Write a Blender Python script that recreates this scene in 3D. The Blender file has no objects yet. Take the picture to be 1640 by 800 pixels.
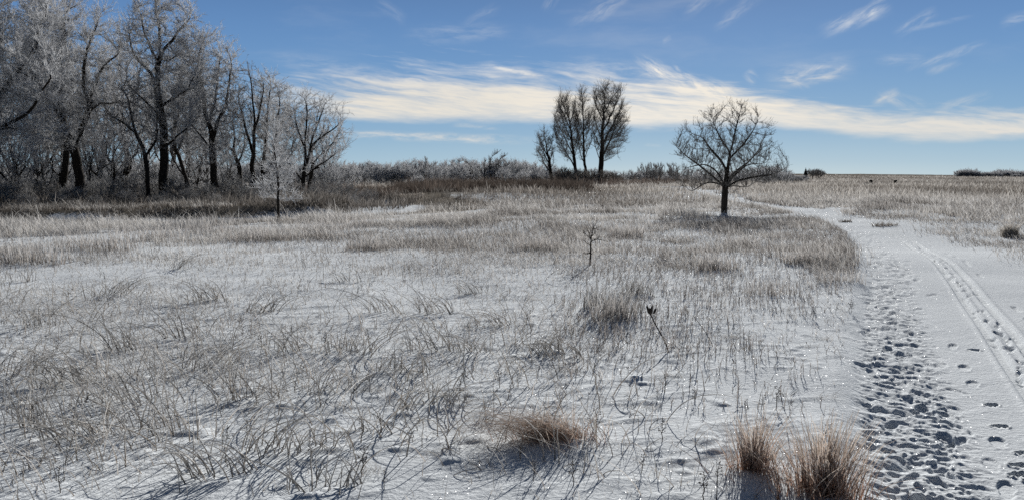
import bpy, math, random
import numpy as np
from mathutils import Vector

R = math.radians
sc = bpy.context.scene
COL = sc.collection
# ------------------------------------------------------------------ camera
EYE = 1.6; PITCH = R(5.1); F = 1287.0; CX, CY = 820.0, 400.0
cam_d = bpy.data.cameras.new("camera"); cam = bpy.data.objects.new("camera", cam_d); COL.objects.link(cam)
cam_d.sensor_width = 36; cam_d.lens = 36 * F / 1640.0
cam_d.clip_start = 0.05; cam_d.clip_end = 20000
cam.location = (0, 0, EYE); cam.rotation_euler = (R(90) - PITCH, 0, 0)
sc.camera = cam
# ------------------------------------------------------------------ sun, view
SUN_AZ, SUN_EL = R(15), R(18)
sun_dir = Vector((math.sin(SUN_AZ) * math.cos(SUN_EL), math.cos(SUN_AZ) * math.cos(SUN_EL), math.sin(SUN_EL)))
sl = bpy.data.lights.new("sun", 'SUN'); sl.energy = 5.0; sl.angle = R(0.5); sl.color = (1.0, 0.97, 0.925)
so = bpy.data.objects.new("sun", sl); so.rotation_euler = sun_dir.to_track_quat('Z', 'Y').to_euler(); so.location = (60, 200, 90)
COL.objects.link(so)
sc.view_settings.view_transform = 'Standard'; sc.view_settings.look = 'None'
sc.view_settings.gamma = 1; sc.view_settings.use_curve_mapping = False
sc.view_settings.exposure = 0.42
sc.render.engine = 'CYCLES'
sc.cycles.max_bounces = 5; sc.cycles.diffuse_bounces = 3; sc.cycles.glossy_bounces = 2
sc.cycles.transparent_max_bounces = 8; sc.cycles.transmission_bounces = 3
sc.cycles.use_denoising = False
sc.cycles.denoiser = 'OPENIMAGEDENOISE'; sc.cycles.denoising_input_passes = 'RGB_ALBEDO_NORMAL'; sc.cycles.denoising_prefilter = 'ACCURATE'
sc.cycles.use_adaptive_sampling = False
sc.cycles.sample_clamp_indirect = 4

# ------------------------------------------------------------------ world
def build_world():
    w = bpy.data.worlds.new("World"); sc.world = w; w.use_nodes = True
    nt = w.node_tree; N = nt.nodes; L = nt.links; N.clear()
    def put(s, v):
        if hasattr(v, 'is_output') or isinstance(v, bpy.types.NodeSocket): L.new(v, s)
        else: s.default_value = v
    def m(op, a, b=None, c=None, clamp=False):
        n = N.new('ShaderNodeMath'); n.operation = op; n.use_clamp = clamp
        put(n.inputs[0], a)
        if b is not None: put(n.inputs[1], b)
        if c is not None: put(n.inputs[2], c)
        return n.outputs[0]
    def smooth(x, a, b):
        n = N.new('ShaderNodeMapRange'); n.interpolation_type = 'SMOOTHSTEP'; n.clamp = True
        put(n.inputs[0], x); put(n.inputs[1], a); put(n.inputs[2], b); n.inputs[3].default_value = 0; n.inputs[4].default_value = 1
        return n.outputs[0]
    def noise(x, y, z=0.0, scale=1.0, detail=6, rough=0.55, dist=0.0):
        c = N.new('ShaderNodeCombineXYZ'); put(c.inputs[0], x); put(c.inputs[1], y); put(c.inputs[2], z)
        n = N.new('ShaderNodeTexNoise'); n.inputs['Scale'].default_value = scale; n.inputs['Detail'].default_value = detail
        n.inputs['Roughness'].default_value = rough; n.inputs['Distortion'].default_value = dist
        L.new(c.outputs[0], n.inputs['Vector']); return n.outputs[0]
    def mixc(f, a, b, mode='MIX'):
        n = N.new('ShaderNodeMix'); n.data_type = 'RGBA'; n.blend_type = mode
        put(n.inputs[0], f); put(n.inputs[6], a); put(n.inputs[7], b); return n.outputs[2]
    tc = N.new('ShaderNodeTexCoord'); sep = N.new('ShaderNodeSeparateXYZ'); L.new(tc.outputs['Generated'], sep.inputs[0])
    x, y, z = sep.outputs
    az = m('MULTIPLY', m('ARCTAN2', x, y), 180 / math.pi)
    el = m('MULTIPLY', m('ARCSINE', z), 180 / math.pi)
    def a_e(px, py):
        cx, cy = (px - CX) / F, -(py - CY) / F
        d = Vector((cx, 1 * math.cos(PITCH) + cy * math.sin(PITCH), cy * math.cos(PITCH) - math.sin(PITCH))).normalized()
        return math.degrees(math.atan2(d.x, d.y)), math.degrees(math.asin(d.z))
    # clear air: physical sky graded to the winter blue
    sky = N.new('ShaderNodeTexSky'); sky.sky_type = 'NISHITA'; sky.sun_disc = False
    sky.sun_elevation = SUN_EL; sky.sun_rotation = SUN_AZ; sky.air_density = 1.0; sky.dust_density = 0.2; sky.ozone_density = 2.5; sky.altitude = 300
    ramp = N.new('ShaderNodeValToRGB'); cr = ramp.color_ramp; cr.interpolation = 'B_SPLINE'
    L.new(m('DIVIDE', m('MAXIMUM', el, 0.0), 90.0), ramp.inputs[0])
    stops = [(0.0, (0.38, 0.51, 0.57)), (0.012, (0.30, 0.44, 0.54)), (0.035, (0.205, 0.35, 0.495)), (0.08, (0.12, 0.255, 0.46)),
             (0.135, (0.085, 0.185, 0.39)), (0.28, (0.04, 0.065, 0.12)), (1.0, (0.02, 0.03, 0.05))]
    while len(cr.elements) < len(stops): cr.elements.new(0.5)
    for e, (p, c) in zip(cr.elements, stops): e.position = p; e.color = (*c, 1)
    base = mixc(0.05, mixc(1.0, ramp.outputs[0], (8.4, 8.6, 8.95, 1), 'MULTIPLY'), sky.outputs[0])
    # dimmer away from the sun
    dp = m('ADD', m('MULTIPLY', x, sun_dir.x), m('ADD', m('MULTIPLY', y, sun_dir.y), m('MULTIPLY', z, sun_dir.z)))
    dim = m('ADD', m('MULTIPLY', smooth(dp, -0.2, 0.9), 0.72), 0.28)
    cd = N.new('ShaderNodeCombineColor'); [L.new(dim, cd.inputs[i]) for i in range(3)]
    base = mixc(1.0, base, cd.outputs[0], 'MULTIPLY')
    # cirrus
    def curve(pts):
        n = N.new('ShaderNodeFloatCurve'); cu = n.mapping.curves[0]
        n.mapping.use_clip = False
        P = [((a + 45) / 90.0, e / 20.0) for a, e in (a_e(*p) for p in pts)]
        while len(cu.points) < len(P): cu.points.new(0.5, 0.5)
        for q, (a, e) in zip(cu.points, sorted(P)): q.location = (a, e)
        n.mapping.update()
        L.new(m('DIVIDE', m('ADD', az, 45.0), 90.0), n.inputs['Value'])
        return m('MULTIPLY', n.outputs[0], 20.0)
    wrp = m('MULTIPLY', m('SUBTRACT', noise(m('MULTIPLY', az, 0.10), m('MULTIPLY', el, 0.35), 3.1, 1.0, 4), 0.5), 2.2)
    elw = m('ADD', el, wrp)
    lo = curve([(0, 160), (440, 170), (560, 190), (860, 196), (1000, 206), (1200, 205), (1480, 226), (1640, 222)])
    hi = curve([(0, 0), (430, 66), (560, 84), (800, 96), (1000, 108), (1200, 138), (1400, 160), (1640, 170)])
    wf = m('MULTIPLY', m('SUBTRACT', noise(m('MULTIPLY', az, 0.25), m('MULTIPLY', el, 1.4), 7.7, 1.0, 5), 0.5), 1.6)
    a = smooth(m('SUBTRACT', m('ADD', el, m('MULTIPLY', wf, 0.6)), lo), -0.25, 0.65)
    b = smooth(m('SUBTRACT', hi, m('ADD', elw, wf)), -0.9, 2.4)
    # streaks that fan out along the band
    sl_ = m('ADD', m('MULTIPLY', az, 0.105), el)
    st = noise(m('MULTIPLY', az, 0.10), m('ADD', m('MULTIPLY', sl_, 1.15), wrp), 1.0, 1.0, 9, 0.62)
    st2 = noise(m('MULTIPLY', az, 0.45), m('MULTIPLY', m('ADD', sl_, m('MULTIPLY', wrp, 0.7)), 3.2), 5.0, 1.0, 6, 0.6)
    left = smooth(az, a_e(380, 100)[0], a_e(720, 100)[0])
    den = m('DIVIDE', m('SUBTRACT', hi, m('ADD', el, m('MULTIPLY', wf, 0.5))), m('MAXIMUM', m('SUBTRACT', hi, lo), 0.5))
    den = m('ADD', m('MULTIPLY', den, 1.5), m('MULTIPLY', m('SUBTRACT', st, 0.5), 1.9))
    den = m('ADD', den, m('MULTIPLY', m('SUBTRACT', st2, 0.5), 0.9))
    den = m('SUBTRACT', den, m('MULTIPLY', smooth(az, a_e(700, 100)[0], a_e(360, 100)[0]), 1.0))
    body = m('MULTIPLY', m('MULTIPLY', smooth(den, -0.05, 0.95), a), smooth(az, a_e(300, 100)[0], a_e(520, 100)[0]))
    fine = noise(m('MULTIPLY', az, 0.5), m('MULTIPLY', m('ADD', sl_, m('MULTIPLY', wrp, 0.5)), 6.5), 2.0, 1.0, 7, 0.65)
    body = m('MULTIPLY', body, m('ADD', 0.72, m('MULTIPLY', smooth(m('ADD', m('MULTIPLY', fine, .5), m('MULTIPLY', st, .5)), .36, .60), .28)))
    tot = body
    # loose strokes
    TX = {}
    for ang in (-32, 0, 30, 62):
        ca_, sa_ = math.cos(R(ang)), math.sin(R(ang)); ew = m('ADD', el, m('MULTIPLY', wf, 0.45))
        uu = m('ADD', m('MULTIPLY', az, ca_ * .42), m('MULTIPLY', ew, sa_ * .42)); vv = m('SUBTRACT', m('MULTIPLY', ew, ca_ * 2.1), m('MULTIPLY', az, sa_ * 2.1))
        TX[ang] = noise(uu, vv, ang * .1, 1.0, 8, 0.66)
    def stroke(p0, p1, wd, amp, tail=0.35, curl=0.0):
        nonlocal tot
        (a0, e0), (a1, e1) = a_e(*p0), a_e(*p1)
        dx, dy = a1 - a0, e1 - e0; ln = math.hypot(dx, dy); dx /= ln; dy /= ln
        wd = wd / F * 57.3
        ua = m('SUBTRACT', az, a0); ue = m('SUBTRACT', m('ADD', el, m('MULTIPLY', wf, 0.22)), e0)
        s = m('DIVIDE', m('ADD', m('MULTIPLY', ua, dx), m('MULTIPLY', ue, dy)), ln)
        t = m('SUBTRACT', m('MULTIPLY', ue, dx), m('MULTIPLY', ua, dy))
        if curl: t = m('ADD', t, m('MULTIPLY', m('MULTIPLY', s, m('SUBTRACT', s, 1.0)), curl))
        g = m('MULTIPLY', smooth(m('ABSOLUTE', t), wd, 0.0), m('MULTIPLY', smooth(s, -0.05, tail), smooth(s, 1.08, 0.72)))
        tx = TX[min(TX, key=lambda k_: abs(k_ - math.degrees(math.atan2(dy, abs(dx)) * (1 if dx > 0 else -1))))]
        tot = m('ADD', tot, m('MULTIPLY', m('MULTIPLY', g, smooth(tx, 0.33, 0.75)), amp * 1.0))
    stroke((545, 214), (850, 226), 10, 0.9, 0.15)
    stroke((720, 200), (800, 205), 6, 0.5)
    stroke((770, 104), (900, 132), 8, 0.45, 0.2, 0.25)
    stroke((640, 55), (820, 52), 22, 0.28); stroke((740, 40), (800, 10), 12, 0.22)
    stroke((1010, 95), (1190, 158), 20, 0.65, 0.2, -0.4)
    stroke((900, 100), (1100, 128), 22, 0.4)
    stroke((1210, 135), (1196, 112), 12, 0.5)
    stroke((1220, 125), (1370, 105), 26, 0.45); stroke((1250, 135), (1340, 120), 12, 0.4)
    stroke((1310, 52), (1425, 12), 17, 0.75, 0.4); stroke((1380, 30), (1420, -8), 12, 0.5)
    stroke((1430, 56), (1500, 18), 12, 0.5); stroke((1400, 98), (1480, 92), 12, 0.35)
    stroke((1450, 112), (1580, 68), 9, 0.5); stroke((1480, 118), (1540, 100), 8, 0.3)
    stroke((1140, 48), (1220, -10), 14, 0.3); stroke((1090, 22), (1170, -15), 16, 0.25)
    stroke((940, 25), (1010, -12), 22, 0.2); stroke((600, 0), (650, 35), 14, 0.2)
    stroke((1600, 38), (1660, 22), 12, 0.4); stroke((1030, 232), (1060, 234), 4, 0.3)
    stroke((420, 92), (640, 120), 18, 0.35); stroke((1400, 150), (1480, 172), 14, 0.4)
    stroke((1540, 205), (1660, 215), 14, 0.5)
    stroke((870, 20), (900, -20), 12, 0.3); stroke((905, 40), (990, 10), 16, 0.2); stroke((1060, 68), (1075, 60), 5, .4)
    stroke((1090, 140), (1030, 92), 9, 0.6, .2, .3); stroke((1130, 150), (1075, 100), 8, .5); stroke((1270, 128), (1330, 110), 7, .5, .2, 1.2); stroke((1255, 118), (1300, 140), 7, .45, .2, -1.0); stroke((1318, 130), (1358, 104), 10, .55)
    stroke((1395, 168), (1440, 145), 12, .5); stroke((1560, 25), (1440, 52), 5, .3); stroke((860, 120), (780, 104), 4, .5, .2, .4); stroke((1590, 150), (1500, 175), 10, .3)
    # faint veil
    veil = m('MULTIPLY', smooth(noise(m('MULTIPLY', az, 0.06), m('MULTIPLY', elw, 0.28), 9.0, 1.0, 7, 0.6), 0.5, 0.8), m('MULTIPLY', smooth(el, 4.0, 9.0), 0.14))
    tot = m('ADD', tot, veil, clamp=True)
    tot = m('MULTIPLY', tot, 0.95)
    cc = mixc(smooth(el, 2.0, 9.5), (5.8, 5.55, 5.1, 1), (5.1, 5.35, 5.7, 1))
    cc = mixc(smooth(m('ABSOLUTE', m('SUBTRACT', el, 5.2)), 2.6, 0.4), cc, (6.3, 5.85, 5.1, 1))
    cc = mixc(m('MULTIPLY', smooth(m('ABSOLUTE', m('SUBTRACT', az, 10.0)), 16.0, 0.0), 0.5), cc, (7.6, 7.0, 6.1, 1))
    cc = mixc(1.0, cc, cd.outputs[0], 'MULTIPLY')
    fin = mixc(tot, base, cc)
    bg = N.new('ShaderNodeBackground'); bg.inputs['Strength'].default_value = 0.1
    L.new(fin, bg.inputs['Color'])
    out = N.new('ShaderNodeOutputWorld'); L.new(bg.outputs[0], out.inputs[0])
    w.cycles.sampling_method = 'MANUAL'; w.cycles.sample_map_resolution = 512
build_world()
SKY_ONLY = False

# ------------------------------------------------------------------ numpy tools
def _hash(ix, iy, s):
    h = (ix.astype(np.int64) * 374761393 + iy.astype(np.int64) * 668265263 + s * 1274126177) & 0xffffffff
    h = ((h ^ (h >> 13)) * 1274126177) & 0xffffffff
    return ((h ^ (h >> 16)) & 0xffff) / 65535.0
def vnoise(x, y, s=0):
    ix, iy = np.floor(x), np.floor(y); fx, fy = x - ix, y - iy
    fx = fx * fx * fx * (fx * (fx * 6 - 15) + 10); fy = fy * fy * fy * (fy * (fy * 6 - 15) + 10)
    a, b, c, d = _hash(ix, iy, s), _hash(ix + 1, iy, s), _hash(ix, iy + 1, s), _hash(ix + 1, iy + 1, s)
    return (a + (b - a) * fx) * (1 - fy) + (c + (d - c) * fx) * fy
def fbm(x, y, s=0, o=4, g=0.5):
    t = 0; a = 1; n = 0
    for i in range(o):
        t = t + a * vnoise(x, y, s + i * 17); n += a; a *= g
        x, y = x * 1.93 + y * 0.55 + 5.2, y * 1.93 - x * 0.55 + 1.3
    return t / n
def sstep(a, b, x):
    t = np.clip((x - a) / (b - a), 0, 1); return t * t * (3 - 2 * t)

class Poly:
    def __init__(s, pts):
        P = np.array(pts, float)
        Q = [P[0]]
        for i in range(len(P) - 1):                      # Catmull-Rom
            p0, p1, p2, p3 = P[max(i - 1, 0)], P[i], P[i + 1], P[min(i + 2, len(P) - 1)]
            for t in np.linspace(0, 1, 7)[1:]:
                Q.append(0.5 * (2 * p1 + (p2 - p0) * t + (2 * p0 - 5 * p1 + 4 * p2 - p3) * t * t + (3 * p1 - p0 - 3 * p2 + p3) * t ** 3))
        s.P = np.array(Q); s.D = np.diff(s.P, axis=0); s.L = np.hypot(s.D[:, 0], s.D[:, 1]); s.S = np.concatenate([[0], np.cumsum(s.L)])
    def st(s, x, y):
        bd = np.full(x.shape, 1e18); bt = np.zeros(x.shape); bs = np.zeros(x.shape)
        for i in range(len(s.D)):
            ux, uy = s.D[i] / s.L[i]; dx, dy = x - s.P[i, 0], y - s.P[i, 1]
            q = np.clip(dx * ux + dy * uy, 0, s.L[i]); ex, ey = dx - q * ux, dy - q * uy
            d = ex * ex + ey * ey; k = d < bd
            bd = np.where(k, d, bd); bs = np.where(k, s.S[i] + q, bs)
            bt = np.where(k, np.sign(dx * uy - dy * ux) * np.sqrt(d), bt)
        return bs, bt                                     # t > 0 is right of travel
    def at(s, q, t=0.0):
        i = int(np.clip(np.searchsorted(s.S, q) - 1, 0, len(s.D) - 1)); u = s.D[i] / s.L[i]
        p = s.P[i] + u * (q - s.S[i]); return p[0] + u[1] * t, p[1] - u[0] * t, math.atan2(u[1], u[0])

PATH = Poly([(1.6, -6), (2.0, -1), (2.45, 2.0), (2.95, 3.9), (4.05, 6.45), (5.4, 9.5), (7.0, 13), (8.6, 17), (10.9, 23), (13.2, 31.5), (14.9, 41), (15.9, 52), (18.6, 76), (21, 98), (20, 125), (14, 150)])
CREEK = Poly([(-120, 22), (-70, 36), (-42, 41), (-27, 45.5), (-17, 49), (-10.5, 53), (-9, 60), (-14, 74), (-18, 92), (-19, 118), (-10, 134), (6, 138), (18, 150), (30, 175)])

def height0(x, y):
    r = np.hypot(x, y)
    h = (fbm(x / 30, y / 30, 1, 3) - 0.5) * 1.1 * sstep(14, 90, r)
    h = h + (fbm(x / 300 + 4, y / 300, 2, 2) - 0.5) * 3.0 * sstep(150, 600, r)
    az = np.arctan2(x, y)
    h = h + 5.2 * sstep(300, 900, r) * np.exp(-((az - R(21)) / R(15)) ** 2)
    h = h + (fbm(x / 7, y / 7, 5, 3) - 0.5) * 0.28 * sstep(6, 20, r)
    h = h - 0.35 * sstep(-6, -25, x) * sstep(30, 55, y)
    far = sstep(350, 30, r)
    cs, ct = CREEK.st(x, y); a = np.abs(ct) + (fbm(x / 4, y / 4, 9, 3) - 0.5) * 1.6
    wd = 2.3
    nearby = sstep(80, 62, y)
    ramp_ = np.where(ct > 0, np.clip((22 - ct) / 20, 0, 1), sstep(-4.2, -2.3, ct + (fbm(x / 3, y / 3, 19, 2) - .5) * 1.5))
    h = h - far * nearby * 0.85 * ramp_ - far * (1 - nearby) * (0.9 * sstep(wd + 1.3, wd, a) + 0.30 * sstep(9, 2, a))
    return h
def te(y):
    return 1.35 - 1.15 * sstep(13, 29, y)
def path_st(x, y):
    return PATH.st(x, y)

rng = np.random.default_rng(7)
PRINTS = []
q = 4.0
while q < 34:
    for _ in range(3 if q < 22 else 2):
        t = rng.normal(-0.72, 0.19) + 0.10 * math.sin(q * 0.7)
        t = min(t, -0.25)
        X, Y, A = PATH.at(q + rng.uniform(-.15, .15), t)
        PRINTS.append((X, Y, A + rng.normal(0, 0.35), rng.uniform(0.11, 0.15), rng.uniform(0.042, 0.055), rng.uniform(0.005, 0.015)))
    q += 0.22
def height_fine(x, y, s, t):
    r = np.hypot(x, y)
    near = sstep(45, 12, r)
    h = (fbm(x / 1.3, y / 1.3, 21, 3, 0.45) - 0.5) * 0.065 * near
    h += (fbm(x / 0.33, y / 0.42, 31, 3, 0.55) - 0.5) * 0.012 * sstep(20, 8, r)
    # wind-cut ripples running across the light
    rp = fbm((x * 0.93 + y * 0.35) / 0.65, (y * 0.93 - x * 0.35) / 0.2, 41, 3)
    h += np.maximum(rp - 0.56, 0) * 0.055 * sstep(22, 7, r)
    # the little burrows and bumps round hidden tufts
    pk = fbm(x / 0.2, y / 0.2, 51, 2)
    h += np.maximum(pk - 0.66, 0) * 0.07 * sstep(16, 6, r)
    inp = sstep(-1.30, -1.0, t) * sstep(te(y) + .9, te(y), t)
    pathy = (s > 0.1)
    flat = inp * np.where(pathy, 1.0, 0)
    h *= 1 - 0.82 * flat
    h -= 0.05 * flat
    # trampled strip
    rg2 = fbm(s / 0.05, t / 0.07, 63, 2, 0.6)
    lane = sstep(-1.2, -1.0, t) * sstep(-0.35, -0.6, t) * sstep(60, 14, r)
    rough = fbm(s / 0.085, t / 0.16, 61, 3, 0.6)
    blk = fbm((s + .4 * t) / 0.06, t / 0.13, 64, 3, 0.6)
    h += lane * (sstep(.52, .60, blk) * .006 - sstep(.42, .35, blk) * .008 + (rg2 - 0.5) * 0.024 + (rough - 0.5) * 0.020 - np.maximum(fbm(s / 0.13 + 9, t / 0.28, 66, 2) - 0.55, 0) * 0.07)
    # ski tracks
    wob = 0.02 * np.sin(s * 0.9) + 0.22
    for c in (-0.125, 0.125):
        d = np.abs(t - wob - c)
        h -= 0.026 * sstep(0.055, 0.035, d) * sstep(60, 20, r)
        h += 0.012 * np.exp(-((d - 0.075) / 0.03) ** 2) * sstep(60, 20, r)
    d = np.abs(t - wob - 0.40 - 0.02 * np.sin(s * 2.0)); pk = vnoise(s / 0.5, t * 0 + 1, 71)
    h -= 0.02 * sstep(0.04, 0.02, d) * (pk > 0.7) * sstep(30, 16, r)
    mk = fbm(s / 0.16, t / 0.05, 81, 2)
    h -= np.maximum(mk - 0.62, 0) * 0.14 * sstep(0.16, 0.08, np.abs(t - wob)) * sstep(40, 15, r)
    return h
def carve_prints(x, y, h, rr):
    idx = np.where(rr < 40)[0]; xs, ys = x[idx], y[idx]
    order = np.argsort(ys); idx = idx[order]; xs = xs[order]; ys = ys[order]
    for (X, Y, A, ln, wd, dp) in PRINTS + HOLES:
        a, b = np.searchsorted(ys, [Y - 0.3, Y + 0.3])
        dx, dy = xs[a:b] - X, ys[a:b] - Y
        u = (dx * math.cos(A) + dy * math.sin(A)) / ln; v = (-dx * math.sin(A) + dy * math.cos(A)) / wd
        e = np.sqrt(u * u + v * v)
        waist = 1 - 0.25 * np.exp(-((u + .25) / .22) ** 2); e = np.sqrt(u * u + (v / waist) ** 2)
        ang = np.arctan2(v, u); lump = 0.55 + 0.45 * np.sin(ang * 3 + X * 40) * np.sin(ang * 5 + Y * 30)
        h[idx[a:b]] += sstep(1.08, 0.9, e) * (-dp * (1 + .3 * u)) + dp * 0.35 * lump * np.exp(-((e - 1.22) / 0.16) ** 2)
    return h

def pix_ground(px, py):
    cx, cy = (px - CX) / F, -(py - CY) / F
    d = np.array([cx, math.cos(PITCH) + cy * math.sin(PITCH), cy * math.cos(PITCH) - math.sin(PITCH)])
    z = 0.0
    for _ in range(7):
        k = (z - EYE) / d[2]; x, y = d[0] * k, d[1] * k
        z = float(gz(np.array([x]), np.array([y]))[0])
    return x, y, z
HOLES = []
def gz(x, y):                                            # ground without tread marks
    x = np.asarray(x, float); y = np.asarray(y, float)
    s, t = path_st(x, y)
    return height0(x, y) + height_fine(x, y, s, t)
for px, py in ((1588, 648), (1602, 682), (1640, 725), (1632, 745), (1655, 770), (1560, 560), (1630, 760), (1700, 700)):
    X, Y, _ = pix_ground(px, py); HOLES.append((X, Y, rng.uniform(-.3, .3), 0.055, 0.036, 0.04))
MOUNDS = []

def mesh_np(name, V, faces, mat, k=4, parent=None, smooth=False, attrs=None, link=True, data_only=False):
    me = bpy.data.meshes.new(name)
    V = np.ascontiguousarray(V, np.float32); faces = np.ascontiguousarray(faces, np.int32)
    me.vertices.add(len(V)); me.vertices.foreach_set('co', V.ravel())
    n = len(faces); me.loops.add(n * k); me.loops.foreach_set('vertex_index', faces.ravel())
    me.polygons.add(n); me.polygons.foreach_set('loop_start', np.arange(0, n * k, k, dtype=np.int32))
    me.polygons.foreach_set('loop_total', np.full(n, k, np.int32))
    if smooth: me.polygons.foreach_set('use_smooth', np.ones(n, bool))
    for an, (ty, arr) in (attrs or {}).items():
        at = me.attributes.new(an, ty, 'POINT'); at.data.foreach_set('value' if ty == 'FLOAT' else 'color', np.ascontiguousarray(arr, np.float32).ravel())
    me.update(calc_edges=True)
    me.materials.append(mat)
    if data_only: return me
    o = bpy.data.objects.new(name, me); COL.objects.link(o)
    if parent is not None: o.parent = parent
    return o
def tag(o, label=None, cat=None, group=None, kind=None):
    if label: o['label'] = label
    if cat: o['category'] = cat
    if group: o['group'] = group
    if kind: o['kind'] = kind
    return o
def empty(name, loc, rz=0, sc_=1.0):
    o = bpy.data.objects.new(name, None); COL.objects.link(o); o.location = loc; o.rotation_euler = (0, 0, rz); o.scale = (sc_,) * 3
    o.empty_display_size = 0.2
    return o
def copy_thing(src, loc, rz, s, label=None, group=None):
    c = src.copy(); COL.objects.link(c); c.location = loc; c.rotation_euler = (0, 0, rz); c.scale = s if isinstance(s, tuple) else (s, s, s)
    for ch in src.children:
        d = ch.copy(); COL.objects.link(d); d.parent = c
    if label: c['label'] = label
    if group: c['group'] = group
    return c

# ------------------------------------------------------------------ materials
def mat_new(name):
    m = bpy.data.materials.new(name); m.use_nodes = True; nt = m.node_tree; nt.nodes.clear()
    out = nt.nodes.new('ShaderNodeOutputMaterial'); return m, nt.nodes, nt.links, out
def snow_material(name, tread=False):
    m, N, L, out = mat_new(name)
    geo = N.new('ShaderNodeNewGeometry')
    def noise(scale, detail=4, rough=0.55):
        n = N.new('ShaderNodeTexNoise'); n.inputs['Scale'].default_value = scale; n.inputs['Detail'].default_value = detail
        n.inputs['Roughness'].default_value = rough; L.new(geo.outputs['Position'], n.inputs['Vector']); return n.outputs[0]
    p = N.new('ShaderNodeBsdfPrincipled')
    bare = N.new('ShaderNodeAttribute'); bare.attribute_name = 'bare'
    # snow tone, lightly broken up
    c1 = N.new('ShaderNodeMix'); c1.data_type = 'RGBA'; L.new(noise(1.7, 5), c1.inputs[0])
    c1.inputs[6].default_value = (0.70, 0.735, 0.755, 1); c1.inputs[7].default_value = (0.80, 0.83, 0.845, 1)
    # litter showing through
    c2 = N.new('ShaderNodeMix'); c2.data_type = 'RGBA'; L.new(noise(3.0, 6), c2.inputs[0])
    c2.inputs[6].default_value = (0.10, 0.085, 0.065, 1); c2.inputs[7].default_value = (0.30, 0.27, 0.23, 1)
    nb = noise(2.3, 8, 0.7)
    add = N.new('ShaderNodeMath'); add.operation = 'ADD'; L.new(bare.outputs['Fac'], add.inputs[0]); L.new(nb, add.inputs[1])
    mr = N.new('ShaderNodeMapRange'); L.new(add.outputs[0], mr.inputs[0]); mr.inputs[1].default_value = 0.93; mr.inputs[2].default_value = 1.10
    cm = N.new('ShaderNodeMix'); cm.data_type = 'RGBA'; L.new(mr.outputs[0], cm.inputs[0]); L.new(c1.outputs[2], cm.inputs[6]); L.new(c2.outputs[2], cm.inputs[7])
    L.new(cm.outputs[2], p.inputs['Base Color'])
    p.inputs['Roughness'].default_value = 1.0; p.inputs['Specular IOR Level'].default_value = 0.0
    b1 = N.new('ShaderNodeBump'); b1.inputs['Distance'].default_value = 0.02; b1.inputs['Strength'].default_value = 0.55; L.new(noise(28, 5, 0.6), b1.inputs['Height'])
    b2 = N.new('ShaderNodeBump'); b2.inputs['Distance'].default_value = 0.004; b2.inputs['Strength'].default_value = 0.6; L.new(noise(190, 3, 0.6), b2.inputs['Height']); L.new(b1.outputs[0], b2.inputs['Normal'])
    L.new(b2.outputs[0], p.inputs['Normal'])
    # crystal facets: sparse cells with their own mirror-like tilt
    vo = N.new('ShaderNodeTexVoronoi'); vo.inputs['Scale'].default_value = 170; L.new(geo.outputs['Position'], vo.inputs['Vector'])
    sub = N.new('ShaderNodeVectorMath'); sub.operation = 'SUBTRACT'; L.new(vo.outputs['Color'], sub.inputs[0]); sub.inputs[1].default_value = (0.5, 0.5, 0.5)
    scl = N.new('ShaderNodeVectorMath'); scl.operation = 'SCALE'; scl.inputs[3].default_value = 1.5; L.new(sub.outputs[0], scl.inputs[0])
    adn = N.new('ShaderNodeVectorMath'); adn.operation = 'ADD'; L.new(scl.outputs[0], adn.inputs[0]); L.new(geo.outputs['Normal'], adn.inputs[1])
    nr = N.new('ShaderNodeVectorMath'); nr.operation = 'NORMALIZE'; L.new(adn.outputs[0], nr.inputs[0])
    gl = N.new('ShaderNodeBsdfGlossy'); gl.inputs['Roughness'].default_value = 0.22; L.new(nr.outputs[0], gl.inputs['Normal'])
    sp = N.new('ShaderNodeSeparateColor'); L.new(vo.outputs['Color'], sp.inputs[0])
    ds = N.new('ShaderNodeMath'); ds.operation = 'LESS_THAN'; L.new(vo.outputs['Distance'], ds.inputs[0]); ds.inputs[1].default_value = 0.35
    fc = N.new('ShaderNodeMath'); fc.operation = 'GREATER_THAN'; L.new(sp.outputs[2], fc.inputs[0]); fc.inputs[1].default_value = 0.80
    fm = N.new('ShaderNodeMath'); fm.operation = 'MULTIPLY'; L.new(ds.outputs[0], fm.inputs[0]); L.new(fc.outputs[0], fm.inputs[1])
    f2 = N.new('ShaderNodeMath'); f2.operation = 'MULTIPLY'; L.new(fm.outputs[0], f2.inputs[0]); f2.inputs[1].default_value = 0.035
    mx = N.new('ShaderNodeMixShader'); L.new(f2.outputs[0], mx.inputs[0]); L.new(p.outputs[0], mx.inputs[1]); L.new(gl.outputs[0], mx.inputs[2])
    L.new(mx.outputs[0], out.inputs[0]); return m
def blade_material(name, transl=0.3):
    m, N, L, out = mat_new(name)
    a = N.new('ShaderNodeAttribute'); a.attribute_name = 'col'
    geo = N.new('ShaderNodeNewGeometry')
    n = N.new('ShaderNodeTexNoise'); n.inputs['Scale'].default_value = 35; n.inputs['Detail'].default_value = 3; L.new(geo.outputs['Position'], n.inputs['Vector'])
    mr = N.new('ShaderNodeMapRange'); L.new(n.outputs[0], mr.inputs[0]); mr.inputs[1].default_value = .3; mr.inputs[2].default_value = .7; mr.inputs[3].default_value = 0.7; mr.inputs[4].default_value = 1.15
    mu = N.new('ShaderNodeVectorMath'); mu.operation = 'SCALE'; L.new(a.outputs['Color'], mu.inputs[0]); L.new(mr.outputs[0], mu.inputs[3])
    d = N.new('ShaderNodeBsdfDiffuse'); L.new(mu.outputs[0], d.inputs[0])
    t = N.new('ShaderNodeBsdfTranslucent'); L.new(mu.outputs[0], t.inputs[0])
    mx = N.new('ShaderNodeMixShader'); mx.inputs[0].default_value = transl
    L.new(d.outputs[0], mx.inputs[1]); L.new(t.outputs[0], mx.inputs[2]); L.new(mx.outputs[0], out.inputs[0]); return m
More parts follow.
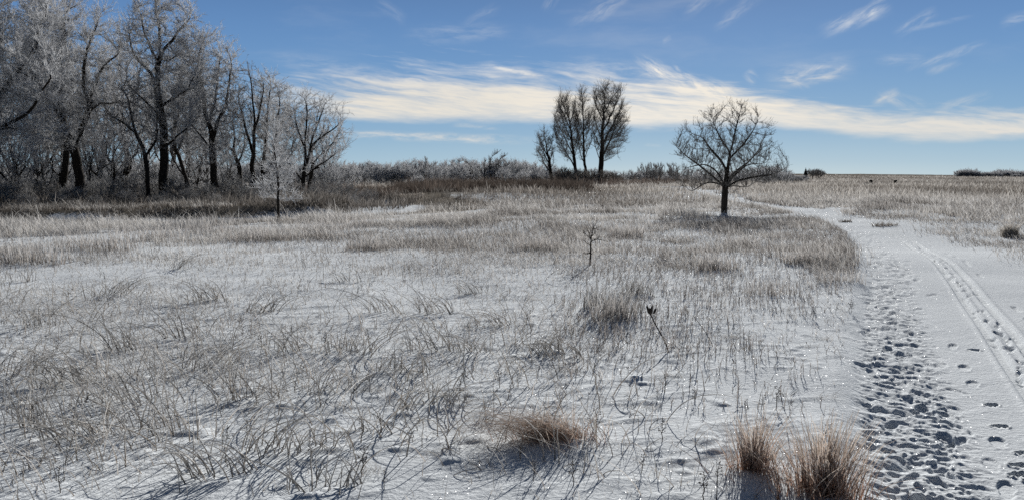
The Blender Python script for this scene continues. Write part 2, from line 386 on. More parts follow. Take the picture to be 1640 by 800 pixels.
def bark_material(name, c0, c1, frost=0.0):
    m, N, L, out = mat_new(name)
    tc = N.new('ShaderNodeTexCoord'); mp = N.new('ShaderNodeMapping'); mp.inputs['Scale'].default_value = (9, 9, 1.6); L.new(tc.outputs['Object'], mp.inputs[0])
    n = N.new('ShaderNodeTexNoise'); n.inputs['Scale'].default_value = 1.6; n.inputs['Detail'].default_value = 7; n.inputs['Roughness'].default_value = 0.65; L.new(mp.outputs[0], n.inputs['Vector'])
    mr = N.new('ShaderNodeMapRange'); L.new(n.outputs[0], mr.inputs[0]); mr.inputs[1].default_value = .35; mr.inputs[2].default_value = .65
    mx = N.new('ShaderNodeMix'); mx.data_type = 'RGBA'; L.new(mr.outputs[0], mx.inputs[0]); mx.inputs[6].default_value = (*c0, 1); mx.inputs[7].default_value = (*c1, 1)
    p = N.new('ShaderNodeBsdfPrincipled'); p.inputs['Roughness'].default_value = 0.9; p.inputs['Specular IOR Level'].default_value = 0.1
    L.new(mx.outputs[2], p.inputs['Base Color'])
    b = N.new('ShaderNodeBump'); b.inputs['Distance'].default_value = 0.05; L.new(n.outputs[0], b.inputs['Height']); L.new(b.outputs[0], p.inputs['Normal'])
    L.new(p.outputs[0], out.inputs[0]); return m
def twig_material(name, c0, c1, transl=0.2, scale=2.0):
    m, N, L, out = mat_new(name)
    tc = N.new('ShaderNodeTexCoord')
    n = N.new('ShaderNodeTexNoise'); n.inputs['Scale'].default_value = scale; n.inputs['Detail'].default_value = 6; n.inputs['Roughness'].default_value = 0.7; L.new(tc.outputs['Object'], n.inputs['Vector'])
    mr = N.new('ShaderNodeMapRange'); L.new(n.outputs[0], mr.inputs[0]); mr.inputs[1].default_value = .36; mr.inputs[2].default_value = .62
    mx = N.new('ShaderNodeMix'); mx.data_type = 'RGBA'; L.new(mr.outputs[0], mx.inputs[0]); mx.inputs[6].default_value = (*c0, 1); mx.inputs[7].default_value = (*c1, 1)
    d = N.new('ShaderNodeBsdfDiffuse'); L.new(mx.outputs[2], d.inputs[0]); t = N.new('ShaderNodeBsdfTranslucent'); L.new(mx.outputs[2], t.inputs[0])
    ms = N.new('ShaderNodeMixShader'); ms.inputs[0].default_value = transl; L.new(d.outputs[0], ms.inputs[1]); L.new(t.outputs[0], ms.inputs[2])
    L.new(ms.outputs[0], out.inputs[0]); return m
def plain(name, c, r=0.8):
    m, N, L, out = mat_new(name); p = N.new('ShaderNodeBsdfPrincipled')
    n = N.new('ShaderNodeTexNoise'); n.inputs['Scale'].default_value = 40; n.inputs['Detail'].default_value = 5
    mx = N.new('ShaderNodeMix'); mx.data_type = 'RGBA'; L.new(n.outputs[0], mx.inputs[0])
    mx.inputs[6].default_value = (c[0] * .6, c[1] * .6, c[2] * .6, 1); mx.inputs[7].default_value = (c[0] * 1.4, c[1] * 1.4, c[2] * 1.4, 1)
    L.new(mx.outputs[2], p.inputs['Base Color']); p.inputs['Roughness'].default_value = r; L.new(p.outputs[0], out.inputs[0]); return m
M_SNOW = snow_material('snow'); M_PATH = snow_material('trodden_snow'); M_ICE = snow_material('creek_snow')
M_BLADE = blade_material('frosted_straw', 0.45)
M_BARK = bark_material('dark_bark', (0.018, 0.015, 0.013), (0.055, 0.048, 0.042))
M_FROST = twig_material('frosted_twigs', (0.58, 0.58, 0.59), (0.90, 0.91, 0.92), 0.5)
M_FROSTD = twig_material('thin_frost_twigs', (0.22, 0.21, 0.20), (0.66, 0.67, 0.68), 0.4)
M_TWIG = twig_material('bare_twigs', (0.18, 0.165, 0.15), (0.50, 0.48, 0.45), 0.35)
M_OAKT = twig_material('oak_twigs', (0.075, 0.065, 0.058), (0.30, 0.29, 0.28), 0.1, 5)
M_BUSH = twig_material('bush_twigs', (0.28, 0.27, 0.26), (0.66, 0.66, 0.66), 0.4)
M_FIR = twig_material('conifer_needles', (0.02, 0.03, 0.025), (0.05, 0.07, 0.06), 0.1)
M_BLACK = plain('dark_paint', (0.012, 0.012, 0.013)); M_POST = plain('grey_post', (0.12, 0.11, 0.10))
M_POD = plain('dark_pod', (0.05, 0.038, 0.030))

# ------------------------------------------------------------------ ground
def build_ground():
    f2 = F * 1024 / 1640
    al = np.arange(math.atan(EYE / 3.3) * f2, 14, -0.56) / f2
    r1 = EYE / np.tan(al)
    r0 = np.linspace(0.0, 3.25, 28)[1:]
    r2 = [r1[-1]]
    while r2[-1] < 5200: r2.append(r2[-1] * 1.018)
    r = np.concatenate([r0, r1, r2[1:]])
    a1 = np.arange(-40, 40.001, 0.060); a0 = np.arange(-180, -40, 2.5); a2 = np.arange(42.5, 180, 2.5)
    a = np.radians(np.concatenate([a0, a1, a2]))
    Rr, A = np.meshgrid(r, a, indexing='ij')
    x = (Rr * np.sin(A)).ravel(); y = (Rr * np.cos(A)).ravel(); rr = Rr.ravel()
    s, t = path_st(x, y)
    h = height0(x, y) + height_fine(x, y, s, t)
    h = carve_prints(x, y, h, rr)
    for (X, Y, w, hh) in MOUNDS:
        h += hh * np.exp(-((x - X) ** 2 + (y - Y) ** 2) / (w * w))
    bare = 0.18 + 0.18 * fbm(x / 6, y / 6, 91, 3) * sstep(12, 30, rr) + 0.45 * sstep(45, 110, rr) * sstep(1.5, 6, np.abs(t))
    bare += 0.35 * sstep(-12, -24, x) * sstep(46, 60, y)
    ccs, cct = CREEK.st(x, y)
    bare += 0.5 * np.exp(-((np.abs(cct) - 5.0) / 2.2) ** 2) * sstep(25, 45, rr)
    bare -= 0.8 * sstep(3.0, 1.8, np.abs(cct)) * (rr < 400)
    pin = (t > -1.15) & (t < te(y)) & (s > 0.05) & (s < PATH.S[-1] - 1)
    bare = np.where(pin, 0.0, bare + 0.05 * (t < -1.15))
    nr, na = len(r), len(a)
    V = np.stack([x, y, h], 1)
    V = np.concatenate([V, [[0, 0, float(gz([0.0], [0.0])[0])]]]); bare = np.append(bare, 0.1)
    i, j = np.meshgrid(np.arange(nr - 1), np.arange(na), indexing='ij'); j2 = (j + 1) % na
    Fq = np.stack([i * na + j, i * na + j2, (i + 1) * na + j2, (i + 1) * na + j], -1).reshape(-1, 4)[:, ::-1]
    fp = pin[Fq].all(1); creek = (np.abs(cct) < 2.1) & (rr > 20) & (rr < 220); fc = creek[Fq].all(1) & ~fp
    def sub(name, mask, mat, kind_label):
        fs = Fq[mask]; u, inv = np.unique(fs, return_inverse=True)
        o = mesh_np(name, V[u], inv.reshape(-1, 4), mat, 4, None, True, {'bare': ('FLOAT', bare[u])})
        tag(o, kind='structure'); return o
    sub('ground', ~(fp | fc), M_SNOW, '')
    sub('path', fp, M_PATH, ''); sub('creek', fc, M_ICE, '')

# ------------------------------------------------------------------ ribbons (grass)
def blades(base, h, az, lean, droop, w, c0, c1, segs=3, side=None, r=rng, kink=0.0):
    n = len(h); T = np.linspace(0, 1, segs + 1)
    az = np.asarray(az); ca, sa = np.cos(az), np.sin(az)
    if side is None: side = r.uniform(0, math.pi, n)
    sx, sy = np.cos(side), np.sin(side)
    V = np.empty((n, segs + 1, 2, 3)); C = np.empty((n, segs + 1, 2, 4))
    for k, t in enumerate(T):
        q = h * lean * (0.35 * t + 0.65 * t * t); z = h * (t - droop * t ** 3)
        kx = r.normal(0, 1, n) * kink * h * t; ky = r.normal(0, 1, n) * kink * h * t
        px, py, pz = base[:, 0] + ca * q + kx, base[:, 1] + sa * q + ky, base[:, 2] + z
        ww = w * (1 - 0.75 * t ** 1.5) * 0.5
        for s_, sg in ((0, -1), (1, 1)):
            V[:, k, s_, 0] = px + sg * sx * ww; V[:, k, s_, 1] = py + sg * sy * ww; V[:, k, s_, 2] = pz
        C[:, k, :, :3] = (c0 + (c1 - c0) * (t ** 0.7))[:, None, :]; C[:, k, :, 3] = 1
    k = (segs + 1) * 2; b = (np.arange(n) * k)[:, None]
    q = np.array([[2 * i, 2 * i + 1, 2 * i + 3, 2 * i + 2] for i in range(segs)]).ravel()
    return V.reshape(-1, 3), (b + q[None]).reshape(-1, 4), C.reshape(-1, 4)
def blade_tubes(base, h, az, lean, droop, w, c0, c1, segs=10, r=rng, kink=0.006):
    n = len(h); T = np.linspace(0, 1, segs + 1); P = np.empty((n, segs + 1, 3)); C = np.empty((n, segs + 1, 3, 4)); W = np.empty((n, segs + 1))
    for k, t in enumerate(T):
        q = h * lean * (0.35 * t + 0.65 * t * t)
        P[:, k, 0] = base[:, 0] + np.cos(az) * q + r.normal(0, 1, n) * kink * h * t; P[:, k, 1] = base[:, 1] + np.sin(az) * q + r.normal(0, 1, n) * kink * h * t
        P[:, k, 2] = base[:, 2] + h * (t - droop * t ** 3); W[:, k] = w * (1 - .7 * t ** 2) * .5
        C[:, k, :, :3] = (c0 + (c1 - c0) * (t ** 0.6))[:, None, :]
    C[..., 3] = 1
    D = np.gradient(P, axis=1); D /= np.linalg.norm(D, axis=2, keepdims=True) + 1e-9
    S = np.stack([-np.sin(az), np.cos(az), np.zeros(n)], 1)[:, None, :] * np.ones((1, segs + 1, 1)); U = np.cross(S, D)
    V = np.empty((n, segs + 1, 3, 3))
    for j in range(3):
        a = j * 2.094 + .5; V[:, :, j] = P + (S * math.cos(a) + U * math.sin(a)) * W[..., None]
    q = np.array([[3 * i + j, 3 * i + (j + 1) % 3, 3 * i + 3 + (j + 1) % 3, 3 * i + 3 + j] for i in range(segs) for j in range(3)])
    Fc = (np.arange(n)[:, None, None] * 3 * (segs + 1) + q[None]).reshape(-1, 4)
    return V.reshape(-1, 3), Fc, C.reshape(-1, 4)
class Acc:
    def __init__(s): s.V = []; s.F = []; s.C = []; s.n = 0
    def add(s, vfc):
        V, Fc, C = vfc; s.V.append(V); s.F.append(Fc + s.n); s.C.append(C); s.n += len(V)
    def obj(s, name, mat, parent=None):
        return mesh_np(name, np.concatenate(s.V), np.concatenate(s.F), mat, 4, parent, False, {'col': ('FLOAT_COLOR', np.concatenate(s.C))})
def cols(n, c, var, r=rng):
    k = 1 + r.normal(0, var, n); return np.clip(np.array(c)[None] * k[:, None], 0.01, 0.92)
STRAW = (0.24, 0.205, 0.17); FROSTC = (0.70, 0.69, 0.67); DARKW = (0.075, 0.062, 0.052); RUST = (0.27, 0.13, 0.08)

def cover(x, y):
    r_ = np.hypot(x, y); s, t = path_st(x, y)
    patch = fbm(x / 2.6, y / 3.2, 101, 4, 0.55); big = fbm(x / 9, y / 12, 111, 3)
    c = sstep(0.38, 0.62, patch * 0.6 + big * 0.4)
    left = sstep(2.2, -0.8, x); near = sstep(13, 8, y)
    c = c * (1 - near) * (0.55 + 0.7 * sstep(14, 26, y)) + near * (0.30 + 0.75 * c) * (0.25 + 0.75 * left) * (0.25 + 0.75 * sstep(4.0, 5.0, y + 0.35 * np.abs(x + 1.2)))
    c = np.clip(c + 0.22 * sstep(10, 14, y) * sstep(40, 26, y), 0, 1.4)
    c *= sstep(-1.18, -1.36, t) + sstep(te(y), te(y) + 1.2, t) * (0.35 + 0.65 * sstep(2.2, 5.5, t)) * (0.5 + 0.5 * sstep(9, 16, y)) + (s >= PATH.S[-1] - 2)
    edge = np.exp(-((t + 1.75) / 0.40) ** 2) * sstep(9, 13, y) * sstep(80, 40, y)
    c = np.clip(c + 0.9 * edge + 0.30 * sstep(1.0, 3.5, t) * sstep(9, 18, y) + 0.5 * sstep(28, 45, y) * (t > .8) * sstep(0.38, .5, patch), 0, 1.5)
    c *= 1 - sstep(10, 14, y) * sstep(58, 40, y) * .78 * sstep(.54, .42, fbm(x / 1.1, y / 2.2, 321, 3))
    cs, ct = CREEK.st(x, y)
    c *= np.where((np.abs(ct) < 2.6) & (r_ < 220), 0.03, 1) * np.where((ct > 0) & (r_ < 80), 0.25 + 0.75 * sstep(2.5, 8, ct), 1)
    c *= sstep(0.0, 0.6, r_ - 3.2)
    return np.clip(c, 0, 1.4), s, t
def scatter(n, d0, d1, p=1.0, half=0.76):
    u = rng.uniform(0, 1, n)
    if p == 1.0: d = d0 * (d1 / d0) ** u
    else: d = (d0 ** p + u * (d1 ** p - d0 ** p)) ** (1 / p)
    return rng.uniform(-half, half, n) * d, d
def pick(n, d0, d1, p=1.0, gain=1.0):
    x, y = scatter(n, d0, d1, p); c, s, t = cover(x, y)
    k = rng.uniform(0, 1, n) < c * gain
    return x[k], y[k], c[k], t[k]

def build_grass():
    # ---- near: short frosted blades and stubs
    A = Acc()
    x, y, c, t = pick(42000, 3.4, 15, 1.5)
    n = len(x); b = np.stack([x, y, gz(x, y) - 0.01], 1)
    h = rng.gamma(4, 0.022, n) * (0.6 + 0.7 * c); az = rng.normal(math.pi * 0.95, 1.1, n)
    A.add(blades(b, h, az, rng.uniform(0.2, 1.3, n), rng.uniform(0, 0.35, n), rng.uniform(0.0028, 0.0055, n), cols(n, STRAW, .3), cols(n, FROSTC, .25), 3))
    # ---- near: long arching
    x, y, c, t = pick(17000, 3.4, 15, 1.5); k = (x < 1.2 + rng.normal(0, .5, len(x))) | (rng.uniform(0, 1, len(x)) < 0.18); x, y, c = x[k], y[k], c[k]
    n = len(x); b = np.stack([x, y, gz(x, y) - 0.01], 1)
    h = rng.gamma(6, 0.045, n) * (0.6 + 0.5 * c)
    A.add(blades(b, h, (fbm(x / .6, y / .6, 311, 2) - .5) * 10 + rng.normal(math.pi * 0.95, 0.9, n), rng.uniform(0.2, 2.0, n), rng.uniform(0.1, 0.6, n), rng.uniform(0.004, 0.0075, n), cols(n, STRAW, .3), cols(n, FROSTC, .2), 6))
    x, y, c, t = pick(4200, 4.2, 14, 1.3); k = x < 1.0 + rng.normal(0, .5, len(x)); x, y, c = x[k], y[k], c[k]
    n = len(x); b = np.stack([x, y, gz(x, y) - 0.01], 1); az = (fbm(x / .8, y / .8, 301, 2) - .5) * 9 + math.pi * .98 + rng.normal(0, .5, n) + math.pi * (rng.uniform(0, 1, n) < .2)
    A.add(blade_tubes(b, rng.uniform(.12, .44, n), az, rng.gamma(2.2, .38, n).clip(0, 1.7), rng.uniform(0.0, 0.55, n), rng.gamma(6, 0.0011, n).clip(.003, .0095), cols(n, (0.36, .31, .26), .35), cols(n, (0.84, 0.825, 0.79), .15), 9, kink=.016))
    # broken culms lying over and feathery heads
    k = rng.uniform(0, 1, n) < .5; bb = b[k]; m_ = len(bb); bb = bb + np.stack([rng.normal(0, .06, m_), rng.normal(0, .06, m_), np.zeros(m_)], 1)
    A.add(blade_tubes(bb, rng.uniform(.03, .10, m_), rng.uniform(0, 6.28, m_), rng.uniform(1.5, 4.5, m_), rng.uniform(.3, .9, m_), rng.uniform(.003, .008, m_), cols(m_, (.25, .2, .16), .3), cols(m_, (.66, .64, .61), .25), 5, kink=.05))
    # ---- near stubble of dark forb stems, mostly right of centre
    x, y = scatter(26000, 5.2, 22, 1.2); c, s, t = cover(x, y)
    k = (x > 0.05 * y) & (t < -1.25) & (rng.uniform(0, 1, len(x)) < 0.9 * sstep(.34, .6, fbm(x / 1.5, y / 1.5, 131, 2)) * (0.25 + .75 * sstep(5.5, 8.5, y))); x, y = x[k], y[k]
    n = len(x); b = np.stack([x, y, gz(x, y) - 0.01], 1); h = rng.gamma(5, 0.022, n); w = rng.uniform(0.004, 0.008, n) * (1 + .5 * sstep(10, 20, y))
    A.add(blades(b, h, rng.uniform(0, 6.28, n), rng.uniform(0, .4, n), np.zeros(n), w * 1.2, cols(n, DARKW, .4), cols(n, (0.30, 0.28, 0.27), .4), 2))
    for q in range(4):
        bb = b.copy(); bb[:, 2] += h * rng.uniform(0.25, 0.95, n)
        A.add(blades(bb, h * rng.uniform(.15, .35, n), rng.uniform(0, 6.28, n), rng.uniform(0.5, 1.5, n), np.zeros(n), w, cols(n, DARKW, .4), cols(n, (0.42, 0.40, 0.38), .3), 1))
    x, y = scatter(60000, 6.0, 30, 1.1); s, t = path_st(x, y)
    pr = (t < -1.25) * (0.28 + 0.72 * sstep(.35, .6, fbm(x / 1.3, y / 1.6, 133, 3))) + (t > te(y)) * sstep(0, 2.2, t - te(y)) * (0.35 + .65 * sstep(.42, .6, fbm(x / 1.3, y / 1.6, 133, 3)))
    k = rng.uniform(0, 1, len(x)) < pr * sstep(5.5, 8.5, y) * .8; x, y = x[k], y[k]
    n = len(x); b = np.stack([x, y, gz(x, y) - 0.01], 1); h = rng.gamma(4, 0.021, n); w = rng.uniform(0.003, 0.007, n) * (1 + .9 * sstep(9, 22, y))
    dk = (rng.uniform(0, 1, n) < .45)[:, None]; ca = np.where(dk, cols(n, DARKW, .4), cols(n, STRAW, .3)); cb = np.where(dk, cols(n, (0.26, 0.24, 0.23), .4), cols(n, FROSTC, .2))
    A.add(blades(b, h, rng.uniform(0, 6.28, n), rng.uniform(0, .9, n), rng.uniform(0, .3, n), w, ca, cb, 3, kink=.04))
    for q in range(3):
        bb = b.copy(); bb[:, 2] += h * rng.uniform(0.2, 0.9, n)
        A.add(blades(bb, h * rng.uniform(.15, .45, n), rng.uniform(0, 6.28, n), rng.uniform(0.4, 1.8, n), rng.uniform(0, .5, n), w * .8, ca, cb, 2))
    tag(A.obj('grass', M_BLADE), 'short frosted grass and dry stubble poking through the snow', 'grass', kind='stuff')
    # ---- mid
    A = Acc()
    x, y, c, t = pick(460000, 13, 62, 0.7, 1.3)
    n = len(x); b = np.stack([x, y, gz(x, y) - 0.02], 1)
    hn = np.clip(fbm(x / 3, y / 4, 151, 3) * 2.2 - .55, 0.1, 1.6)
    h = rng.gamma(6, 0.034, n) * (0.45 + 0.9 * hn) * (0.8 + 0.5 * sstep(18, 36, y))
    w = np.maximum(0.005, y * 0.00050) * rng.uniform(0.6, 1.4, n)
    dk = (rng.uniform(0, 1, n) < 0.12 + 0.45 * (x > 0.12 * y) * (t < 0) * sstep(40, 26, y) + 0.6 * sstep(0.5, .60, fbm(x / 3, y / 4, 161, 2)))
    c0 = np.where(dk[:, None], cols(n, DARKW, .4), cols(n, STRAW, .3)); c1 = np.where(dk[:, None], cols(n, (0.36, 0.34, 0.32), .4), cols(n, FROSTC, .25))
    A.add(blades(b, h, rng.normal(math.pi * 0.95, 1.2, n), rng.uniform(0, 1.0, n), rng.uniform(0, .4, n), w, c0, c1, 3))
    tag(A.obj('meadow_grass', M_BLADE), 'pale frosted meadow grass between the snow patches, middle distance', 'grass', kind='stuff')
    # ---- far prairie
    A = Acc()
    x, y, c, t = pick(330000, 50, 700, 0.35, 2.2)
    n = len(x); b = np.stack([x, y, gz(x, y) - 0.04], 1)
    h = rng.gamma(6, 0.07, n) * (0.5 + 0.9 * fbm(x / 12, y / 25, 171, 3)) * (1 + 0.6 * sstep(100, 300, y))
    w = np.maximum(0.02, y * 0.00062) * rng.uniform(0.6, 1.5, n)
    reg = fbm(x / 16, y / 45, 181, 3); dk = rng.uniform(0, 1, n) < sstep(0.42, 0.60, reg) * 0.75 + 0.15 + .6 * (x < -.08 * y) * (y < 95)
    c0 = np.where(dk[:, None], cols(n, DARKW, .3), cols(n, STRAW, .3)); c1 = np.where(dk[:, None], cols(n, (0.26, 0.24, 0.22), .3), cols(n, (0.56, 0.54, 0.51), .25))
    lw = ((x < -.06 * y) & (y < 135))[:, None]; c0 = np.where(lw, cols(n, (.05, .043, .037), .3), c0); c1 = np.where(lw, cols(n, (.17, .16, .15), .45), c1)  # brown scrub of the left hollow, with tree shade darkened into its colours
    k = ~(lw[:, 0] & (fbm(x / 3, y / 7, 331, 3) < .47))
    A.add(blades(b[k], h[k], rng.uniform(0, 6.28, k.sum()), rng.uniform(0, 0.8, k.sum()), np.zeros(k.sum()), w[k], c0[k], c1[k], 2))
    tag(A.obj('prairie_grass', M_BLADE), 'dull grey brown prairie grass stretching to the horizon', 'grass', kind='stuff')
    # ---- dark scrub on the creek banks and the wood floor; far bank and floor colours also carry painted tree shade
    A = Acc()
    def bank(n, q0, q1, t0, t1, hm, dark, tip_col, wk=0.0008):  # each blade runs from its base tone to a paler tip
        q = rng.uniform(q0, q1, n); tt = rng.uniform(t0, t1, n)
        P = np.array([CREEK.at(a_, b_)[:2] for a_, b_ in zip(q, tt)]); x, y = P[:, 0], P[:, 1]
        k = fbm(x / 3, y / 3, 191, 3) > 0.42; x, y = x[k], y[k]; n = len(x)
        b = np.stack([x, y, gz(x, y) - 0.05], 1); h = rng.gamma(7, hm / 7, n)
        A.add(blades(b, h, rng.uniform(0, 6.28, n), rng.uniform(0, 0.7, n), rng.uniform(0, .2, n), np.maximum(0.012, y * wk * .8) * rng.uniform(.6, 1.3, n), cols(n, dark, .35), cols(n, tip_col, .35), 3, kink=0.05))
    S = CREEK.S
    bank(5000, 40, S[-1] * 0.55, 2.4, 6.5, 0.16, (0.13, 0.105, 0.085), (0.42, 0.39, 0.36))
    bank(24000, 40, S[-1] * 0.55, -9.0, -2.4, 0.45, (0.045, 0.038, 0.032), (0.20, 0.185, 0.17))
    bank(16000, S[-1] * 0.55, S[-1], -9, 12.0, 1.1, (0.06, 0.045, 0.037), (0.15, 0.125, 0.11))
    n = 42000; x = rng.uniform(-85, -8, n); y = rng.uniform(55, 125, n); k = (x < -0.22 * y + 3 + 8 * fbm(x / 8, y / 8, 201, 2)) & (fbm(x / 4, y / 4, 211, 3) > 0.40); x, y = x[k], y[k]; n = len(x)
    b = np.stack([x, y, gz(x, y) - 0.05], 1)
    A.add(blades(b, rng.gamma(7, 0.09, n), rng.uniform(0, 6.28, n), rng.uniform(0, .8, n), rng.uniform(0, .2, n), y * 0.0008 * rng.uniform(.6, 1.3, n), cols(n, (0.05, 0.042, 0.036), .3), cols(n, (0.23, 0.215, 0.20), .45), 3, kink=.05))
    # black brush band in front of the mid trees
    n = 26000; x = rng.uniform(-17, 9, n); y = rng.normal(104, 7, n) - 0.25 * x; k = fbm(x / 5, y / 6, 221, 3) > 0.43; x, y = x[k], y[k]; n = len(x)
    b = np.stack([x, y, gz(x, y) - 0.05], 1)
    A.add(blades(b, rng.gamma(9, 0.11, n), rng.uniform(0, 6.28, n), rng.uniform(0, .8, n), rng.uniform(0, .2, n), rng.uniform(.05, .12, n), cols(n, (0.035, 0.028, 0.024), .3), cols(n, (0.09, 0.075, 0.065), .35), 3, kink=.06))
    tag(A.obj('undergrowth', M_BLADE), 'dark tangled undergrowth along the creek banks and under the wood', 'undergrowth', kind='stuff')

# ------------------------------------------------------------------ trees
def tubes(P0, P1, R0, R1, T0, T1, k):
    n = len(P0); ref = np.where((np.abs(T1[:, 2]) < 0.8)[:, None], [[0, 0, 1.0]], [[1.0, 0, 0]])
    def ring(P, T, Rr):
        u = np.cross(ref, T); u /= np.linalg.norm(u, axis=1)[:, None] + 1e-9; v = np.cross(T, u)
        a = np.arange(k) * 2 * math.pi / k
        return P[:, None] + Rr[:, None, None] * (u[:, None] * np.cos(a)[None, :, None] + v[:, None] * np.sin(a)[None, :, None])
    V = np.concatenate([ring(P0, T0, R0), ring(P1, T1, R1)], 1).reshape(-1, 3)
    i = np.arange(k); q = np.stack([i, (i + 1) % k, (i + 1) % k + k, i + k], 1)
    Fc = (np.arange(n)[:, None, None] * 2 * k + q[None]).reshape(-1, 4)
    return V, Fc
def norm(a): return a / (np.linalg.norm(a, axis=-1, keepdims=True) + 1e-9)
def colonize(att, start, step, kill, r, trop=(0, 0, 0), jit=0.15, iters=140):
    nodes = [np.array(p, float) for p in start]; par = list(range(-1, len(start) - 1))
    if isinstance(start, tuple): nodes, par = [np.array(p, float) for p in start[0]], list(start[1])
    N = np.array(nodes); att = np.array(att); alive = np.ones(len(att), bool)
    D = np.linalg.norm(att[:, None] - N[None], axis=2); near = D.argmin(1); dist = D.min(1)
    trop = np.array(trop, float); par = list(par); last = {}
    for it in range(iters):
        ia = np.where(alive)[0]
        if len(ia) == 0: break
        acc = np.zeros_like(N); cnt = np.zeros(len(N))
        dv = norm(att[ia] - N[near[ia]]); np.add.at(acc, near[ia], dv); np.add.at(cnt, near[ia], 1)
        g = np.where(cnt > 0)[0]
        if len(g) == 0: break
        d = norm(acc[g] / cnt[g][:, None] + trop + r.normal(0, jit, (len(g), 3)))
        new = N[g] + d * step
        keep = np.array([last.get(int(a), 0) < 5 for a in g])
        for a in g: last[int(a)] = last.get(int(a), 0) + 1
        if not keep.any():
            alive[ia[dist[ia] > 0]] = False; break
        g, new = g[keep], new[keep]
        bad = np.array([last.get(int(a), 0) >= 5 for a in near[ia]])
        base = len(N); N = np.concatenate([N, new]); par += [int(a) for a in g]
        Dn = np.linalg.norm(att[:, None] - new[None], axis=2); mn = Dn.min(1); am = Dn.argmin(1)
        up = mn < dist; dist = np.where(up, mn, dist); near = np.where(up, am + base, near)
        alive &= dist > kill
        stuck = ia[bad & ~up[ia]]; alive[stuck] = False
    return N, np.array(par)
def blob_pts(blobs, n, r):
    vol = np.array([b[3] * b[4] * b[5] * (b[6] if len(b) > 6 else 1) for b in blobs]); cnt = (vol / vol.sum() * n).astype(int) + 1; out = []
    for b, c in zip(blobs, cnt):
        u = norm(r.normal(0, 1, (c, 3))) * (r.uniform(0.0, 1, c) ** (1 / 2.4))[:, None]
        out.append(np.array(b[:3]) + u * np.array(b[3:6]))
    return np.concatenate(out)
